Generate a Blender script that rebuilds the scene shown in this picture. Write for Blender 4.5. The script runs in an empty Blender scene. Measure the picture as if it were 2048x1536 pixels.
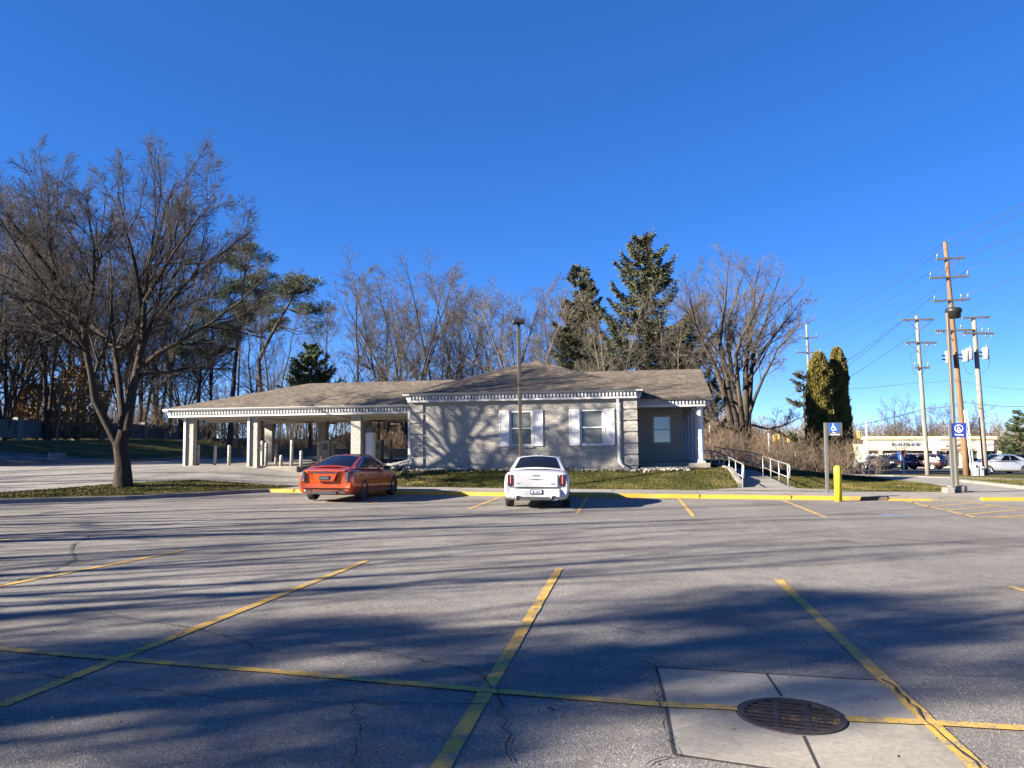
import bpy, bmesh, math, random
import numpy as np
from mathutils import Vector, Matrix
R = math.radians
random.seed(4)
S = bpy.context.scene
COL = S.collection

# ------------------------------------------------------------------ camera
CAM_H = 1.88
FPX = 1538.0
PITCH = math.atan((885 - 768) / FPX)
cd = bpy.data.cameras.new('camera')
cam = bpy.data.objects.new('camera', cd)
COL.objects.link(cam)
cam.location = (0, 0, CAM_H)
cam.rotation_euler = (R(90) + PITCH, 0, 0)
cd.sensor_width = 36
cd.lens = 36 * FPX / 2048
cd.clip_start = 0.1
cd.clip_end = 3000
S.camera = cam

# ------------------------------------------------------------------ light
SUN_AZ = R(20.0)          # light travels towards +X, turned this much towards +Y
SUN_EL = R(22.0)
w = bpy.data.worlds.new('World')
S.world = w
w.use_nodes = True
nt = w.node_tree
bg = nt.nodes['Background']
sky = nt.nodes.new('ShaderNodeTexSky')
sky.sky_type = 'NISHITA'
sky.sun_disc = False
sky.sun_elevation = SUN_EL
sky.sun_rotation = math.atan2(-math.cos(SUN_AZ), -math.sin(SUN_AZ))
sky.altitude = 200
sky.air_density = 0.4
sky.dust_density = 0.0
sky.ozone_density = 4.0
hs = nt.nodes.new('ShaderNodeHueSaturation')
hs.inputs['Saturation'].default_value = 1.43
gm = nt.nodes.new('ShaderNodeGamma')
gm.inputs['Gamma'].default_value = 0.66
nt.links.new(sky.outputs[0], gm.inputs['Color'])
nt.links.new(gm.outputs[0], hs.inputs['Color'])
hs.inputs['Hue'].default_value = 0.515
nt.links.new(hs.outputs[0], bg.inputs['Color'])
bg.inputs['Strength'].default_value = 0.092
sl = bpy.data.lights.new('sun', 'SUN')
sl.energy = 5.0
sl.angle = R(0.53)
sl.color = (1.0, 0.89, 0.74)
so = bpy.data.objects.new('sun', sl)
COL.objects.link(so)
ld = Vector((math.cos(SUN_AZ) * math.cos(SUN_EL), math.sin(SUN_AZ) * math.cos(SUN_EL), -math.sin(SUN_EL)))
so.rotation_euler = ld.to_track_quat('-Z', 'Y').to_euler()
so.location = (-40, -10, 40)
S.view_settings.view_transform = 'Standard'
S.view_settings.look = 'None'
S.view_settings.exposure = 2.3
S.view_settings.gamma = 1

# ------------------------------------------------------------------ helpers
def ray(px, py):
    r = (px - 1024) / FPX
    u = (768 - py) / FPX
    return r, math.cos(PITCH) - u * math.sin(PITCH), math.sin(PITCH) + u * math.cos(PITCH)

def at(px, py, D):
    """point at distance D (world Y) seen at photo pixel px,py"""
    a, b, c = ray(px, py)
    t = D / b
    return Vector((a * t, D, CAM_H + c * t))

def gz(px, py, z=0.0):
    a, b, c = ray(px, py)
    t = (z - CAM_H) / c
    return Vector((a * t, b * t, z))

def link(o, parent=None):
    COL.objects.link(o)
    if parent is not None:
        o.parent = parent
    return o

def tag(o, label=None, cat=None, group=None, kind=None):
    if label: o['label'] = label
    if cat: o['category'] = cat
    if group: o['group'] = group
    if kind: o['kind'] = kind
    return o

def thing(name, label, cat, loc=(0, 0, 0), rot=(0, 0, 0), group=None):
    o = bpy.data.objects.new(name, None)
    o.empty_display_size = 0.2
    link(o)
    o.location = loc
    o.rotation_euler = rot
    return tag(o, label, cat, group)

class MB:
    def __init__(s):
        s.v = []; s.f = []; s.m = []; s.mi = 0; s.sm = []; s.smooth = False
    def add(s, vs, fs, T=None):
        n = len(s.v)
        if T is not None:
            vs = [T @ Vector(v) for v in vs]
        s.v += [tuple(v) for v in vs]
        for f in fs:
            s.f.append([i + n for i in f]); s.m.append(s.mi); s.sm.append(s.smooth)
        return s
    def box(s, x0, x1, y0, y1, z0, z1, T=None):
        vs = [(x0, y0, z0), (x1, y0, z0), (x1, y1, z0), (x0, y1, z0), (x0, y0, z1), (x1, y0, z1), (x1, y1, z1), (x0, y1, z1)]
        return s.add(vs, [(0, 3, 2, 1), (4, 5, 6, 7), (0, 1, 5, 4), (1, 2, 6, 5), (2, 3, 7, 6), (3, 0, 4, 7)], T)
    def cbox(s, x0, x1, y0, y1, z0, z1, c, T=None):
        """box with chamfered vertical edges and top"""
        ring = lambda k: [(x0 + k, y0), (x1 - k, y0), (x1, y0 + k), (x1, y1 - k), (x1 - k, y1), (x0 + k, y1), (x0, y1 - k), (x0, y0 + k)]
        vs = [(x, y, z0) for x, y in ring(c)] + [(x, y, z1 - c) for x, y in ring(c)]
        x0 += c; x1 -= c; y0 += c; y1 -= c
        vs += [(x, y, z1) for x, y in ring(c * .4)]
        fs = [tuple(range(7, -1, -1)), tuple(range(16, 24))]
        for i in range(8):
            j = (i + 1) % 8
            fs += [(i, j, 8 + j, 8 + i), (8 + i, 8 + j, 16 + j, 16 + i)]
        return s.add(vs, fs, T)
    def tube(s, pts, rad, n=8, cap=True, T=None):
        pts = [Vector(p) for p in pts]
        if not hasattr(rad, '__len__'): rad = [rad] * len(pts)
        vs = []; fs = []
        for i, p in enumerate(pts):
            t = (pts[min(i + 1, len(pts) - 1)] - pts[max(i - 1, 0)]).normalized()
            ref = Vector((0, 0, 1)) if abs(t.z) < .9 else Vector((1, 0, 0))
            a = t.cross(ref).normalized(); b = t.cross(a)
            for k in range(n):
                th = 2 * math.pi * k / n
                vs.append(p + (a * math.cos(th) + b * math.sin(th)) * rad[i])
        for i in range(len(pts) - 1):
            for k in range(n):
                k2 = (k + 1) % n
                fs.append((i * n + k, i * n + k2, (i + 1) * n + k2, (i + 1) * n + k))
        if cap:
            fs.append(tuple(range(n))); fs.append(tuple((len(pts) - 1) * n + k for k in range(n - 1, -1, -1)))
        return s.add(vs, fs, T)
    def lathe(s, prof, n=16, T=None, cap=True):
        """profile (r,z) turned about local z"""
        vs = []; fs = []
        for r, z in prof:
            for k in range(n):
                th = 2 * math.pi * k / n
                vs.append((r * math.cos(th), r * math.sin(th), z))
        for i in range(len(prof) - 1):
            for k in range(n):
                k2 = (k + 1) % n
                fs.append((i * n + k, i * n + k2, (i + 1) * n + k2, (i + 1) * n + k))
        if cap:
            if prof[0][0] > 1e-4: fs.append(tuple(range(n - 1, -1, -1)))
            if prof[-1][0] > 1e-4: fs.append(tuple((len(prof) - 1) * n + k for k in range(n)))
        return s.add(vs, fs, T)
    def quad(s, a, b, c, d, T=None):
        return s.add([a, b, c, d], [(0, 1, 2, 3)], T)
    def slab(s, poly, d, T=None):
        """planar polygon (3d points) thickened by vector d"""
        n = len(poly); d = Vector(d)
        vs = [Vector(p) for p in poly] + [Vector(p) + d for p in poly]
        fs = [tuple(range(n - 1, -1, -1)), tuple(range(n, 2 * n))] + [(i, (i + 1) % n, n + (i + 1) % n, n + i) for i in range(n)]
        return s.add(vs, fs, T)
    def build(s, name, mats, parent=None, loc=None, rot=None, fix=True):
        me = bpy.data.meshes.new(name)
        me.from_pydata(s.v, [], s.f)
        if not isinstance(mats, (list, tuple)): mats = [mats]
        for m in mats: me.materials.append(m)
        me.polygons.foreach_set('material_index', s.m)
        me.polygons.foreach_set('use_smooth', s.sm)
        if fix:
            b = bmesh.new(); b.from_mesh(me)
            bmesh.ops.recalc_face_normals(b, faces=b.faces)
            b.to_mesh(me); b.free()
        me.update()
        o = link(bpy.data.objects.new(name, me), parent)
        if loc is not None: o.location = loc
        if rot is not None: o.rotation_euler = rot
        return o

def np_mesh(name, V, Q, mat, smooth=False):
    """mesh from numpy verts (n,3) and faces (m,k)"""
    me = bpy.data.meshes.new(name)
    V = np.ascontiguousarray(V, dtype=np.float32); Q = np.ascontiguousarray(Q, dtype=np.int32)
    k = Q.shape[1]
    me.vertices.add(len(V)); me.vertices.foreach_set('co', V.ravel())
    me.loops.add(Q.size); me.loops.foreach_set('vertex_index', Q.ravel())
    me.polygons.add(len(Q))
    me.polygons.foreach_set('loop_start', np.arange(0, Q.size, k, dtype=np.int32))
    if smooth: me.polygons.foreach_set('use_smooth', np.ones(len(Q), dtype=bool))
    me.materials.append(mat)
    me.update(calc_edges=True)
    me.validate()
    return me

# ------------------------------------------------------------------ materials
class NG:
    def __init__(s, name):
        s.m = bpy.data.materials.new(name); s.m.use_nodes = True
        s.t = s.m.node_tree; s.b = s.t.nodes['Principled BSDF']
    def n(s, ty, **kw):
        x = s.t.nodes.new('ShaderNode' + ty)
        for k, v in kw.items():
            if k in x.inputs: x.inputs[k].default_value = v
            else: setattr(x, k, v)
        return x
    def l(s, a, b): s.t.links.new(a, b)
    def coord(s, kind='Object'):
        return s.n('TexCoord').outputs[kind]
    def noise(s, scale, detail=4, rough=.55, vec=None, dist=0):
        x = s.n('TexNoise', Scale=scale, Detail=detail, Roughness=rough, Distortion=dist)
        if vec is not None: s.l(vec, x.inputs['Vector'])
        return x.outputs['Fac']
    def ramp(s, fac, stops):
        x = s.n('ValToRGB'); e = x.color_ramp.elements
        while len(e) < len(stops): e.new(.5)
        for i, (p, c) in enumerate(stops):
            e[i].position = p
            e[i].color = (c, c, c, 1) if not hasattr(c, '__len__') else (*c, 1)
        s.l(fac, x.inputs['Fac'])
        return x.outputs['Color']
    def mix(s, fac, a, b, mode='MIX'):
        x = s.n('MixRGB', blend_type=mode)
        for i, v in ((0, fac), (1, a), (2, b)):
            if isinstance(v, bpy.types.NodeSocket): s.l(v, x.inputs[i])
            else: x.inputs[i].default_value = v if i == 0 else (*v, 1)
        return x.outputs[0]
    def bump(s, h, strength=.3, dist=.01, prev=None):
        x = s.n('Bump', Strength=strength, Distance=dist)
        s.l(h, x.inputs['Height'])
        if prev is not None: s.l(prev, x.inputs['Normal'])
        s.l(x.outputs[0], s.b.inputs['Normal'])
        return x.outputs[0]
    def col(s, c):
        if isinstance(c, bpy.types.NodeSocket): s.l(c, s.b.inputs['Base Color'])
        else: s.b.inputs['Base Color'].default_value = (*c, 1)
    def set(s, **kw):
        for k, v in kw.items(): s.b.inputs[k.replace('_', ' ')].default_value = v
        return s

def simple(name, c, rough=.6, metal=0, var=.12, scale=6, bump=0.0, coat=0):
    g = NG(name)
    nz = g.noise(scale, 5, .6, g.coord())
    lo = tuple(x * (1 - var) for x in c); hi = tuple(min(1, x * (1 + var)) for x in c)
    g.col(g.ramp(nz, [(.3, lo), (.7, hi)]))
    g.set(Roughness=rough, Metallic=metal)
    if coat: g.set(Coat_Weight=coat, Coat_Roughness=.03)
    if bump: g.bump(g.noise(scale * 8, 4, .6, g.coord()), bump, .01)
    return g.m

M = {}
def asphalt(name, c, worn):
    g = NG(name); v = g.coord()
    big = g.noise(.35, 6, .6, v); mid = g.noise(3.0, 5, .65, v)
    vo = g.n('TexVoronoi', Scale=95.0); g.l(v, vo.inputs['Vector'])
    vo2 = g.n('TexVoronoi', Scale=34.0); g.l(v, vo2.inputs['Vector'])
    base = g.ramp(big, [(.3, tuple(x * .82 for x in c)), (.7, tuple(x * 1.15 for x in c))])
    base = g.mix(.5, base, g.ramp(mid, [(.3, .62), (.72, 1.25)]), 'MULTIPLY')
    ag = g.ramp(vo.outputs['Color'], [(.12, .35), (.55, .95), (.86, 1.15), (.93, 2.6)])
    base = g.mix(.75, base, ag, 'MULTIPLY')
    spk = g.ramp(vo2.outputs['Color'], [(.9, 0.0), (.94, 1.0)])
    base = g.mix(spk, base, g.mix(.35, base, worn))
    base = g.mix(.8, base, g.ramp(g.noise(.12, 5, .62, v, .8), [(.32, .72), (.5, 1.0), (.7, 1.22)]), 'MULTIPLY')
    st = g.ramp(g.noise(1.1, 4, .6, v, 1.5), [(.60, 0.0), (.74, .6)])
    base = g.mix(st, base, tuple(x * .55 for x in c))
    oil = g.n('TexVoronoi', Scale=.42); wob = g.n('MixRGB', blend_type='LINEAR_LIGHT'); wob.inputs[0].default_value = .25
    nz3 = g.n('TexNoise', Scale=2.2, Detail=4.0); g.l(v, nz3.inputs['Vector']); g.l(v, wob.inputs[1]); g.l(nz3.outputs['Color'], wob.inputs[2]); g.l(wob.outputs[0], oil.inputs['Vector'])
    base = g.mix(g.ramp(oil.outputs['Distance'], [(.06, .55), (.17, 0.0)]), base, tuple(x * .38 for x in c))
    g.col(base); g.set(Roughness=.92)
    g.b.inputs['Specular IOR Level'].default_value = .25
    h = g.bump(vo.outputs['Distance'], .55, .006)
    g.bump(g.noise(160, 3, .6, v), .35, .004, h)
    return g.m
M['asphalt'] = asphalt('asphalt', (.185, .174, .160), (.38, .36, .33))
M['asphalt_new'] = asphalt('asphalt_smooth', (.165, .155, .143), (.24, .23, .22))
M['road'] = asphalt('road_asphalt', (.085, .085, .09), (.2, .2, .2))

def concrete(name, c, seam=0):
    g = NG(name); v = g.coord()
    a = g.noise(1.1, 6, .65, v); b = g.noise(24, 5, .7, v)
    base = g.ramp(a, [(.28, tuple(x * .66 for x in c)), (.5, c), (.74, tuple(x * 1.16 for x in c))])
    base = g.mix(.6, base, g.ramp(b, [(.25, .55), (.7, 1.25)]), 'MULTIPLY')
    base = g.mix(.7, base, g.ramp(g.noise(3.2, 6, .7, v, 1.2), [(.30, .62), (.5, 1.0)]), 'MULTIPLY')
    sp = g.n('TexVoronoi', Scale=18.0); g.l(v, sp.inputs['Vector'])
    base = g.mix(g.ramp(sp.outputs['Distance'], [(.02, .55), (.07, 0.0)]), base, tuple(x * .45 for x in c))
    g.col(base); g.set(Roughness=.88)
    g.bump(b, .25, .006)
    return g.m
M['concrete'] = concrete('concrete', (.20, .185, .16))
M['drive'] = concrete('driveway_concrete', (.19, .18, .162))
M['kerb'] = concrete('kerb_concrete', (.18, .168, .15))
M['padc'] = concrete('drain_pad_concrete', (.235, .218, .185))

def paint_line(name, c, wear, under):
    g = NG(name); v = g.coord()
    a = g.noise(5, 6, .7, v); b = g.noise(60, 4, .7, v)
    base = g.ramp(a, [(.3, tuple(x * .85 for x in c)), (.7, c)])
    base = g.mix(.4, base, g.ramp(b, [(.2, .7), (.6, 1.1)]), 'MULTIPLY')
    f = g.ramp(g.mix(.5, a, b), [(wear, 1.0), (wear + .06, 0.0)])
    g.col(g.mix(f, base, under)); g.set(Roughness=.75)
    g.bump(b, .3, .004)
    return g.m
M['yellow'] = paint_line('yellow_line_paint', (.46, .285, .045), .435, (.14, .13, .12))
M['yellow_kerb'] = paint_line('yellow_kerb_paint', (.46, .25, .012), .41, (.24, .2, .12))
M['red_line'] = paint_line('red_line_paint', (.45, .06, .08), .45, (.12, .11, .10))
M['blue_line'] = paint_line('worn_blue_paint', (.10, .24, .62), .50, (.12, .115, .11))
M['bollard'] = simple('yellow_sleeve', (.45, .38, .016), .45, 0, .06, 3)
M['crack'] = simple('crack_dark', (.018, .018, .019), .95)
M['iron_yellow'] = paint_line('worn_paint_on_iron', (.26, .18, .05), .54, (.036, .026, .023))
M['pit'] = simple('drain_pit', (.012, .011, .010), .9)
M['iron'] = simple('rusty_iron', (.036, .026, .023), .75, .2, .5, 18, .4)

def grass_mat(name, a, b, c):
    g = NG(name); v = g.coord()
    n1 = g.noise(.55, 6, .65, v); n2 = g.noise(9, 6, .75, v)
    base = g.ramp(n1, [(.32, a), (.5, b), (.68, c)])
    base = g.mix(.7, base, g.ramp(n2, [(.25, .35), (.7, 1.35)]), 'MULTIPLY')
    g.col(base); g.set(Roughness=.95)
    g.b.inputs['Specular IOR Level'].default_value = .1
    g.bump(n2, .9, .05)
    return g.m
M['grass'] = grass_mat('winter_grass', (.034, .040, .011), (.062, .064, .020), (.17, .14, .055))
M['blade'] = grass_mat('grass_blades', (.034, .040, .011), (.068, .066, .020), (.17, .14, .06))
M['leaf'] = simple('dry_leaf', (.13, .08, .04), .9, 0, .4, 9)
M['mulch'] = simple('leaf_mulch', (.10, .07, .045), .95, 0, .5, 14, .8)

def bark(name, c, d):
    g = NG(name); v = g.coord()
    mp = g.n('Mapping'); mp.inputs['Scale'].default_value = (9, 9, 1.6); g.l(v, mp.inputs['Vector'])
    n1 = g.noise(2.2, 8, .72, mp.outputs[0], .6); n2 = g.noise(.8, 3, .5, v)
    base = g.ramp(n1, [(.32, d), (.62, c)])
    base = g.mix(.4, base, g.ramp(n2, [(.3, .7), (.7, 1.25)]), 'MULTIPLY')
    g.col(base); g.set(Roughness=.95)
    g.b.inputs['Specular IOR Level'].default_value = .1
    g.bump(n1, .9, .04)
    return g.m
M['bark'] = bark('grey_bark', (.078, .066, .054), (.020, .017, .014))
M['bark_big'] = bark('shaded_bark', (.062, .052, .042), (.014, .0115, .0095))  # big tree's bark colour darkened because its trunk stands in shade
M['bark_dark'] = bark('dark_bark', (.10, .085, .07), (.03, .025, .02))
M['bark_pale'] = bark('pale_bark', (.18, .155, .125), (.05, .042, .034))
M['twig'] = simple('twigs', (.060, .052, .044), .9, 0, .3, .7)
M['twig_dark'] = simple('dark_twigs', (.030, .025, .022), .9, 0, .3, .7)
M['twig_pale'] = simple('pale_twigs', (.098, .085, .073), .9, 0, .3, .7)
M['brush'] = simple('brush_stems', (.125, .09, .06), .95, 0, .45, .5)
M['rust'] = simple('rusty_foliage', (.20, .125, .055), .9, 0, .4, 1.0)
M['needle'] = simple('spruce_needles', (.058, .064, .028), .8, 0, .5, .8)
M['needle_pine'] = simple('pine_needles', (.05, .072, .026), .8, 0, .5, .7)
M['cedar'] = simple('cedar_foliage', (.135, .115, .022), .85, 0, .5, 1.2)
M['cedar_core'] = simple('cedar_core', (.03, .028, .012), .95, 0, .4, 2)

def brick_mat(name, c, bump):
    g = NG(name); v = g.coord()
    n1 = g.noise(14, 6, .7, v); n2 = g.noise(.7, 4, .6, v); n3 = g.noise(60, 4, .7, v)
    base = g.ramp(n2, [(.3, tuple(x * .88 for x in c)), (.7, tuple(x * 1.08 for x in c))])
    base = g.mix(.5, base, g.ramp(n1, [(.3, .72), (.65, 1.12)]), 'MULTIPLY')
    g.col(base); g.set(Roughness=.85)
    h = g.bump(n1, bump, .03)
    g.bump(n3, .35, .01, h)
    return g.m
M['brick'] = brick_mat('painted_brick', (.315, .302, .272), .9)
M['mortar'] = brick_mat('painted_mortar', (.25, .24, .215), .5)
M['white'] = simple('white_paint', (.54, .54, .54), .5, 0, .05, 3)
M['whitewood'] = simple('white_trim', (.44, .44, .44), .55, 0, .06, 2)
M['ceil'] = simple('soffit_paint', (.36, .33, .29), .75, 0, .06, 2)
M['blind'] = simple('window_blind', (.42, .42, .37), .6, 0, .05, 2)
M['dark'] = simple('dark_interior', (.02, .02, .022), .8)

def glass_mat(name, c, rough=.03):
    g = NG(name); g.col(c)
    g.set(Roughness=rough, Metallic=0.0); g.b.inputs['Specular IOR Level'].default_value = 1.0
    g.b.inputs['IOR'].default_value = 1.75
    return g.m
M['pane'] = glass_mat('dark_pane', (.03, .035, .04))
M['carglass'] = glass_mat('tinted_car_glass', (.006, .007, .010))
for _g in ('carglass',):
    M[_g].node_tree.nodes['Principled BSDF'].inputs['IOR'].default_value = 1.4
    M[_g].node_tree.nodes['Principled BSDF'].inputs['Specular IOR Level'].default_value = .35
def clear_glass():
    g = NG('window_glass'); g.col((1, 1, 1))
    g.set(Roughness=.02, Alpha=.42); g.b.inputs['IOR'].default_value = 1.6
    g.col((.10, .12, .13))
    return g.m
M['clear'] = clear_glass()

def shingles():
    g = NG('roof_shingles'); v = g.coord()
    sp = g.n('SeparateXYZ'); g.l(v, sp.inputs[0])
    ad = g.n('Math', operation='MULTIPLY_ADD'); g.l(sp.outputs[1], ad.inputs[0]); ad.inputs[1].default_value = .35; g.l(sp.outputs[0], ad.inputs[2])
    cb = g.n('CombineXYZ'); g.l(ad.outputs[0], cb.inputs[0])
    mz = g.n('Math', operation='MULTIPLY'); g.l(sp.outputs[2], mz.inputs[0]); mz.inputs[1].default_value = 3.0
    g.l(mz.outputs[0], cb.inputs[1])
    br = g.n('TexBrick', offset=.37, squash=1.0)
    br.inputs['Scale'].default_value = 1.0
    br.inputs['Brick Width'].default_value = .30; br.inputs['Row Height'].default_value = .15
    br.inputs['Mortar Size'].default_value = .008; br.inputs['Bias'].default_value = -.1
    br.inputs['Color1'].default_value = (.115, .092, .066, 1); br.inputs['Color2'].default_value = (.05, .04, .029, 1)
    br.inputs['Mortar'].default_value = (.06, .045, .035, 1)
    g.l(cb.outputs[0], br.inputs['Vector'])
    st = g.noise(.5, 5, .6, v); fine = g.noise(22, 4, .7, v)
    base = g.mix(.55, br.outputs['Color'], g.ramp(st, [(.3, .65), (.7, 1.2)]), 'MULTIPLY')
    base = g.mix(.75, base, g.ramp(g.noise(5.5, 3, .7, v), [(.34, .45), (.66, 1.65)]), 'MULTIPLY')
    base = g.mix(.6, base, g.ramp(fine, [(.25, .5), (.72, 1.3)]), 'MULTIPLY')
    g.col(base); g.set(Roughness=.95)
    h = g.bump(br.outputs['Fac'], -.6, .02)
    g.bump(fine, .6, .03, h)
    return g.m
M['shingle'] = shingles()
M['bronze'] = simple('bronze_pole', (.055, .046, .035), .5, .3, .12, 2)
M['bronze_lit'] = simple('sunlit_bronze_pole', (.11, .10, .08), .5, .2, .1, 2)  # the bronze again, with the sunlit tone put into its colour
M['black'] = simple('black_metal', (.02, .02, .022), .45, .3)
M['greypost'] = simple('grey_post', (.115, .118, .118), .45, .3, .08, 3)
M['galv'] = simple('galvanised_pipe', (.48, .48, .47), .42, .75, .1, 5)
M['signgrey'] = simple('sign_charcoal', (.055, .06, .068), .5)
M['signblue'] = simple('sign_blue', (.010, .075, .36), .4, 0, .05)
M['signblue2'] = simple('sign_royal_blue', (.013, .03, .21), .4, 0, .05)
M['signwhite'] = simple('sign_white', (.82, .82, .84), .5, 0, .03)
def wood_pole(name, c, d):
    g = NG(name); v = g.coord()
    mp = g.n('Mapping'); mp.inputs['Scale'].default_value = (14, 14, .6); g.l(v, mp.inputs['Vector'])
    n1 = g.noise(2, 6, .7, mp.outputs[0]); n2 = g.noise(.35, 3, .6, v)
    g.col(g.mix(.55, g.ramp(n1, [(.3, d), (.65, c)]), g.ramp(n2, [(.35, .55), (.65, 1.2)]), 'MULTIPLY'))
    g.set(Roughness=.9); g.bump(n1, .5, .02)
    return g.m
M['pole_brown'] = wood_pole('creosote_pole', (.215, .125, .065), (.08, .045, .024))
M['pole_grey'] = wood_pole('weathered_pole', (.24, .22, .195), (.12, .108, .095))
M['arm'] = wood_pole('crossarm_wood', (.13, .115, .10), (.05, .045, .04))
M['insul'] = simple('insulator', (.12, .125, .135), .3)
M['can'] = simple('transformer_can', (.42, .43, .45), .4, .1)
M['wire'] = simple('wire', (.05, .055, .06), .5)
M['fence'] = concrete('dark_concrete_panel', (.13, .128, .125))
M['fencepil'] = brick_mat('stone_pillar', (.19, .18, .165), .8)
M['timber'] = simple('timber_wall', (.13, .09, .06), .9, 0, .3, 5, .3)
M['stone'] = concrete('edging_stone', (.28, .26, .235))
M['rubber'] = simple('tyre_rubber', (.018, .018, .019), .8, 0, .2, 12)
M['rim'] = simple('alloy_rim', (.45, .46, .47), .3, .8)
M['rim_dark'] = simple('dark_rim', (.04, .04, .043), .35, .6)
M['chrome'] = simple('chrome', (.62, .62, .63), .12, 1, .03)
M['plastic'] = simple('black_plastic', (.022, .022, .024), .5)
M['plate_w'] = simple('pale_plate', (.62, .68, .76), .5, 0, .05)
M['plate_ink'] = simple('plate_ink', (.03, .05, .12), .5)
M['plate_d'] = simple('dark_plate', (.02, .02, .026), .4)
def car_paint(name, c, metal=0.25, flake=.08):
    g = NG(name)
    g.col(g.ramp(g.noise(220, 2, .5, g.coord()), [(.3, tuple(x * (1 - flake) for x in c)), (.7, tuple(min(1, x * (1 + flake)) for x in c))]))
    g.set(Roughness=.32, Metallic=metal, Coat_Weight=1.0, Coat_Roughness=.02)
    return g.m
M['car_white'] = car_paint('white_car_paint', (.40, .41, .425), .0, .03)
M['car_orange'] = car_paint('burnt_orange_car_paint', (.40, .052, .002), .5, .12)
def lamp_lens(name, c):
    g = NG(name); g.col(c); g.set(Roughness=.12, Coat_Weight=1.0)
    return g.m
M['tail'] = lamp_lens('tail_lens', (.055, .003, .006))
M['tail_clear'] = lamp_lens('clear_lens', (.30, .16, .16))
M['tail_smoke'] = lamp_lens('smoked_lens', (.05, .055, .09))
M['mall'] = simple('cream_stucco', (.36, .335, .27), .8, 0, .05, 1)
M['mall_trim'] = simple('cream_coping', (.60, .46, .22), .7, 0, .06, 1)
M['mall_red'] = simple('brown_panel', (.16, .055, .04), .7)
M['sig_y'] = simple('signal_yellow', (.62, .33, .03), .5)
M['teal'] = simple('pale_teal_sign', (.40, .68, .72), .5)
M['bluecloth'] = simple('blue_board', (.03, .16, .62), .6)
M['brown_house'] = simple('tan_siding', (.45, .27, .14), .8, 0, .1, 2)

# ------------------------------------------------------------------ terrain
KERB = [(-45, 20.5), (-25, 22.4), (-15.83, 23.98), (-12.69, 25.43), (-10.9, 27.2), (-9.9, 28.7), (-9.2, 29.3),
        (-8.0, 29.05), (-4.4, 28.25), (-1.0, 27.35), (4.69, 26.34), (10.99, 25.25), (16.64, 24.95), (24, 24.6), (45, 23.8)]
KX = [p[0] for p in KERB]; KY = [p[1] for p in KERB]
def yk(x): return float(np.interp(x, KX, KY))
def sm(t): t = min(1, max(0, t)); return t * t * (3 - 2 * t)
def h(x, y):
    s = y - yk(x)
    a = .13 + .65 * sm((s - 1.9) / (4.6 + 4.6 * sm((-6.5 - x) / 4)))
    if x < -23:
        a += 1.25 * sm((-23.5 - x) / 14) * sm((y - 28) / 10)
    a += .5 * sm((y - 60) / 60)
    q = x / max(y, 1)
    b1 = float(np.interp(y, [24, 28, 33, 40, 46, 60, 75, 110, 200, 600], [.13, .13, .30, .42, .15, -.5, -.9, -1.7, -2.2, -3]))
    b2 = float(np.interp(y, [24, 28, 45, 60, 75, 110, 200, 600], [.13, .12, -.1, -.55, -.9, -1.7, -2.2, -3]))
    b = b1 + (b2 - b1) * sm((q - .36) / .1)
    z = a + (b - a) * sm((q - .27) / .07)
    return z

def inside(x, y, poly):
    c = False; n = len(poly)
    for i in range(n):
        x1, y1 = poly[i]; x2, y2 = poly[i - 1]
        if (y1 > y) != (y2 > y) and x < (x2 - x1) * (y - y1) / (y2 - y1) + x1:
            c = not c
    return c

def ground_hit(px, py):
    z = 0.0
    for _ in range(25):
        p = gz(px, py, z); z = .5 * z + .5 * h(p.x, p.y)
    p = gz(px, py, z)
    return (p.x, p.y)

DRIVE = [(-60, 19), (-45, 22.6), (-25, 24.4), (-17.6, 26.5), (-14.8, 29.7), (-12.6, 31.2), (-10.4, 31.6), (-8.6, 31.3), (-7.2, 31.9), (-6.2, 33.0), (-5.2, 34.8),
         (-2.5, 48), (-7, 54), (-17, 54), (-20.2, 50), (-20.9, 47.5), (-22.2, 41.5), (-23.1, 38.6), (-23.8, 35.3), (-27, 32.6), (-45, 30), (-60, 29)]
RDRIVE = [ground_hit(*p) for p in [(1700, 950.5), (1911, 956.5), (1911, 963), (2048, 979), (2300, 996), (2300, 1012), (2048, 990.5), (1927, 983), (1888, 974), (1850, 967), (1808, 963), (1781, 960)]]

def ramp_z(y): return float(np.interp(y, [28, 29.2, 37.5, 39.5, 42], [.15, .17, .50, .52, .52]))
RP = [(7.0, 28.15), (12.4, 27.3), (10.65, 29.0), (11.75, 36.8), (11.9, 41), (9.3, 41.3), (9.75, 36.8), (8.75, 29.3)]
xs = np.unique(np.concatenate([np.linspace(-700, -60, 30), np.linspace(-60, -30, 31), np.arange(-30, 34, .5), np.linspace(34, 80, 47), np.linspace(80, 700, 30)]))
ys = np.unique(np.concatenate([np.linspace(-300, -20, 15), np.linspace(-20, 18, 20), np.arange(18, 56, .5), np.linspace(56, 120, 65), np.linspace(120, 900, 30)]))
V = np.zeros((len(ys), len(xs), 3))
for j, y in enumerate(ys):
    for i, x in enumerate(xs):
        if y < yk(x) + .9 and -19.5 < x < 60:
            z = -.14 if y < yk(x) + .75 else .0
        elif y < yk(x) + .9:
            z = .1
        else:
            z = h(x, y)
            if 6 < x < 13 and 27 < y < 42 and inside(x, y, RP): z = min(z, max(ramp_z(y), .151) - .10)
            if -30 < x < 40 and 20 < y < 60 and (inside(x, y, DRIVE) or inside(x, y, RDRIVE)): z -= .06
        V[j, i] = (x, y, z)
nx = len(xs)
I = np.arange(V.shape[0] * V.shape[1]).reshape(V.shape[:2])
Q = np.stack([I[:-1, :-1], I[:-1, 1:], I[1:, 1:], I[1:, :-1]], -1).reshape(-1, 4)
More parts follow.
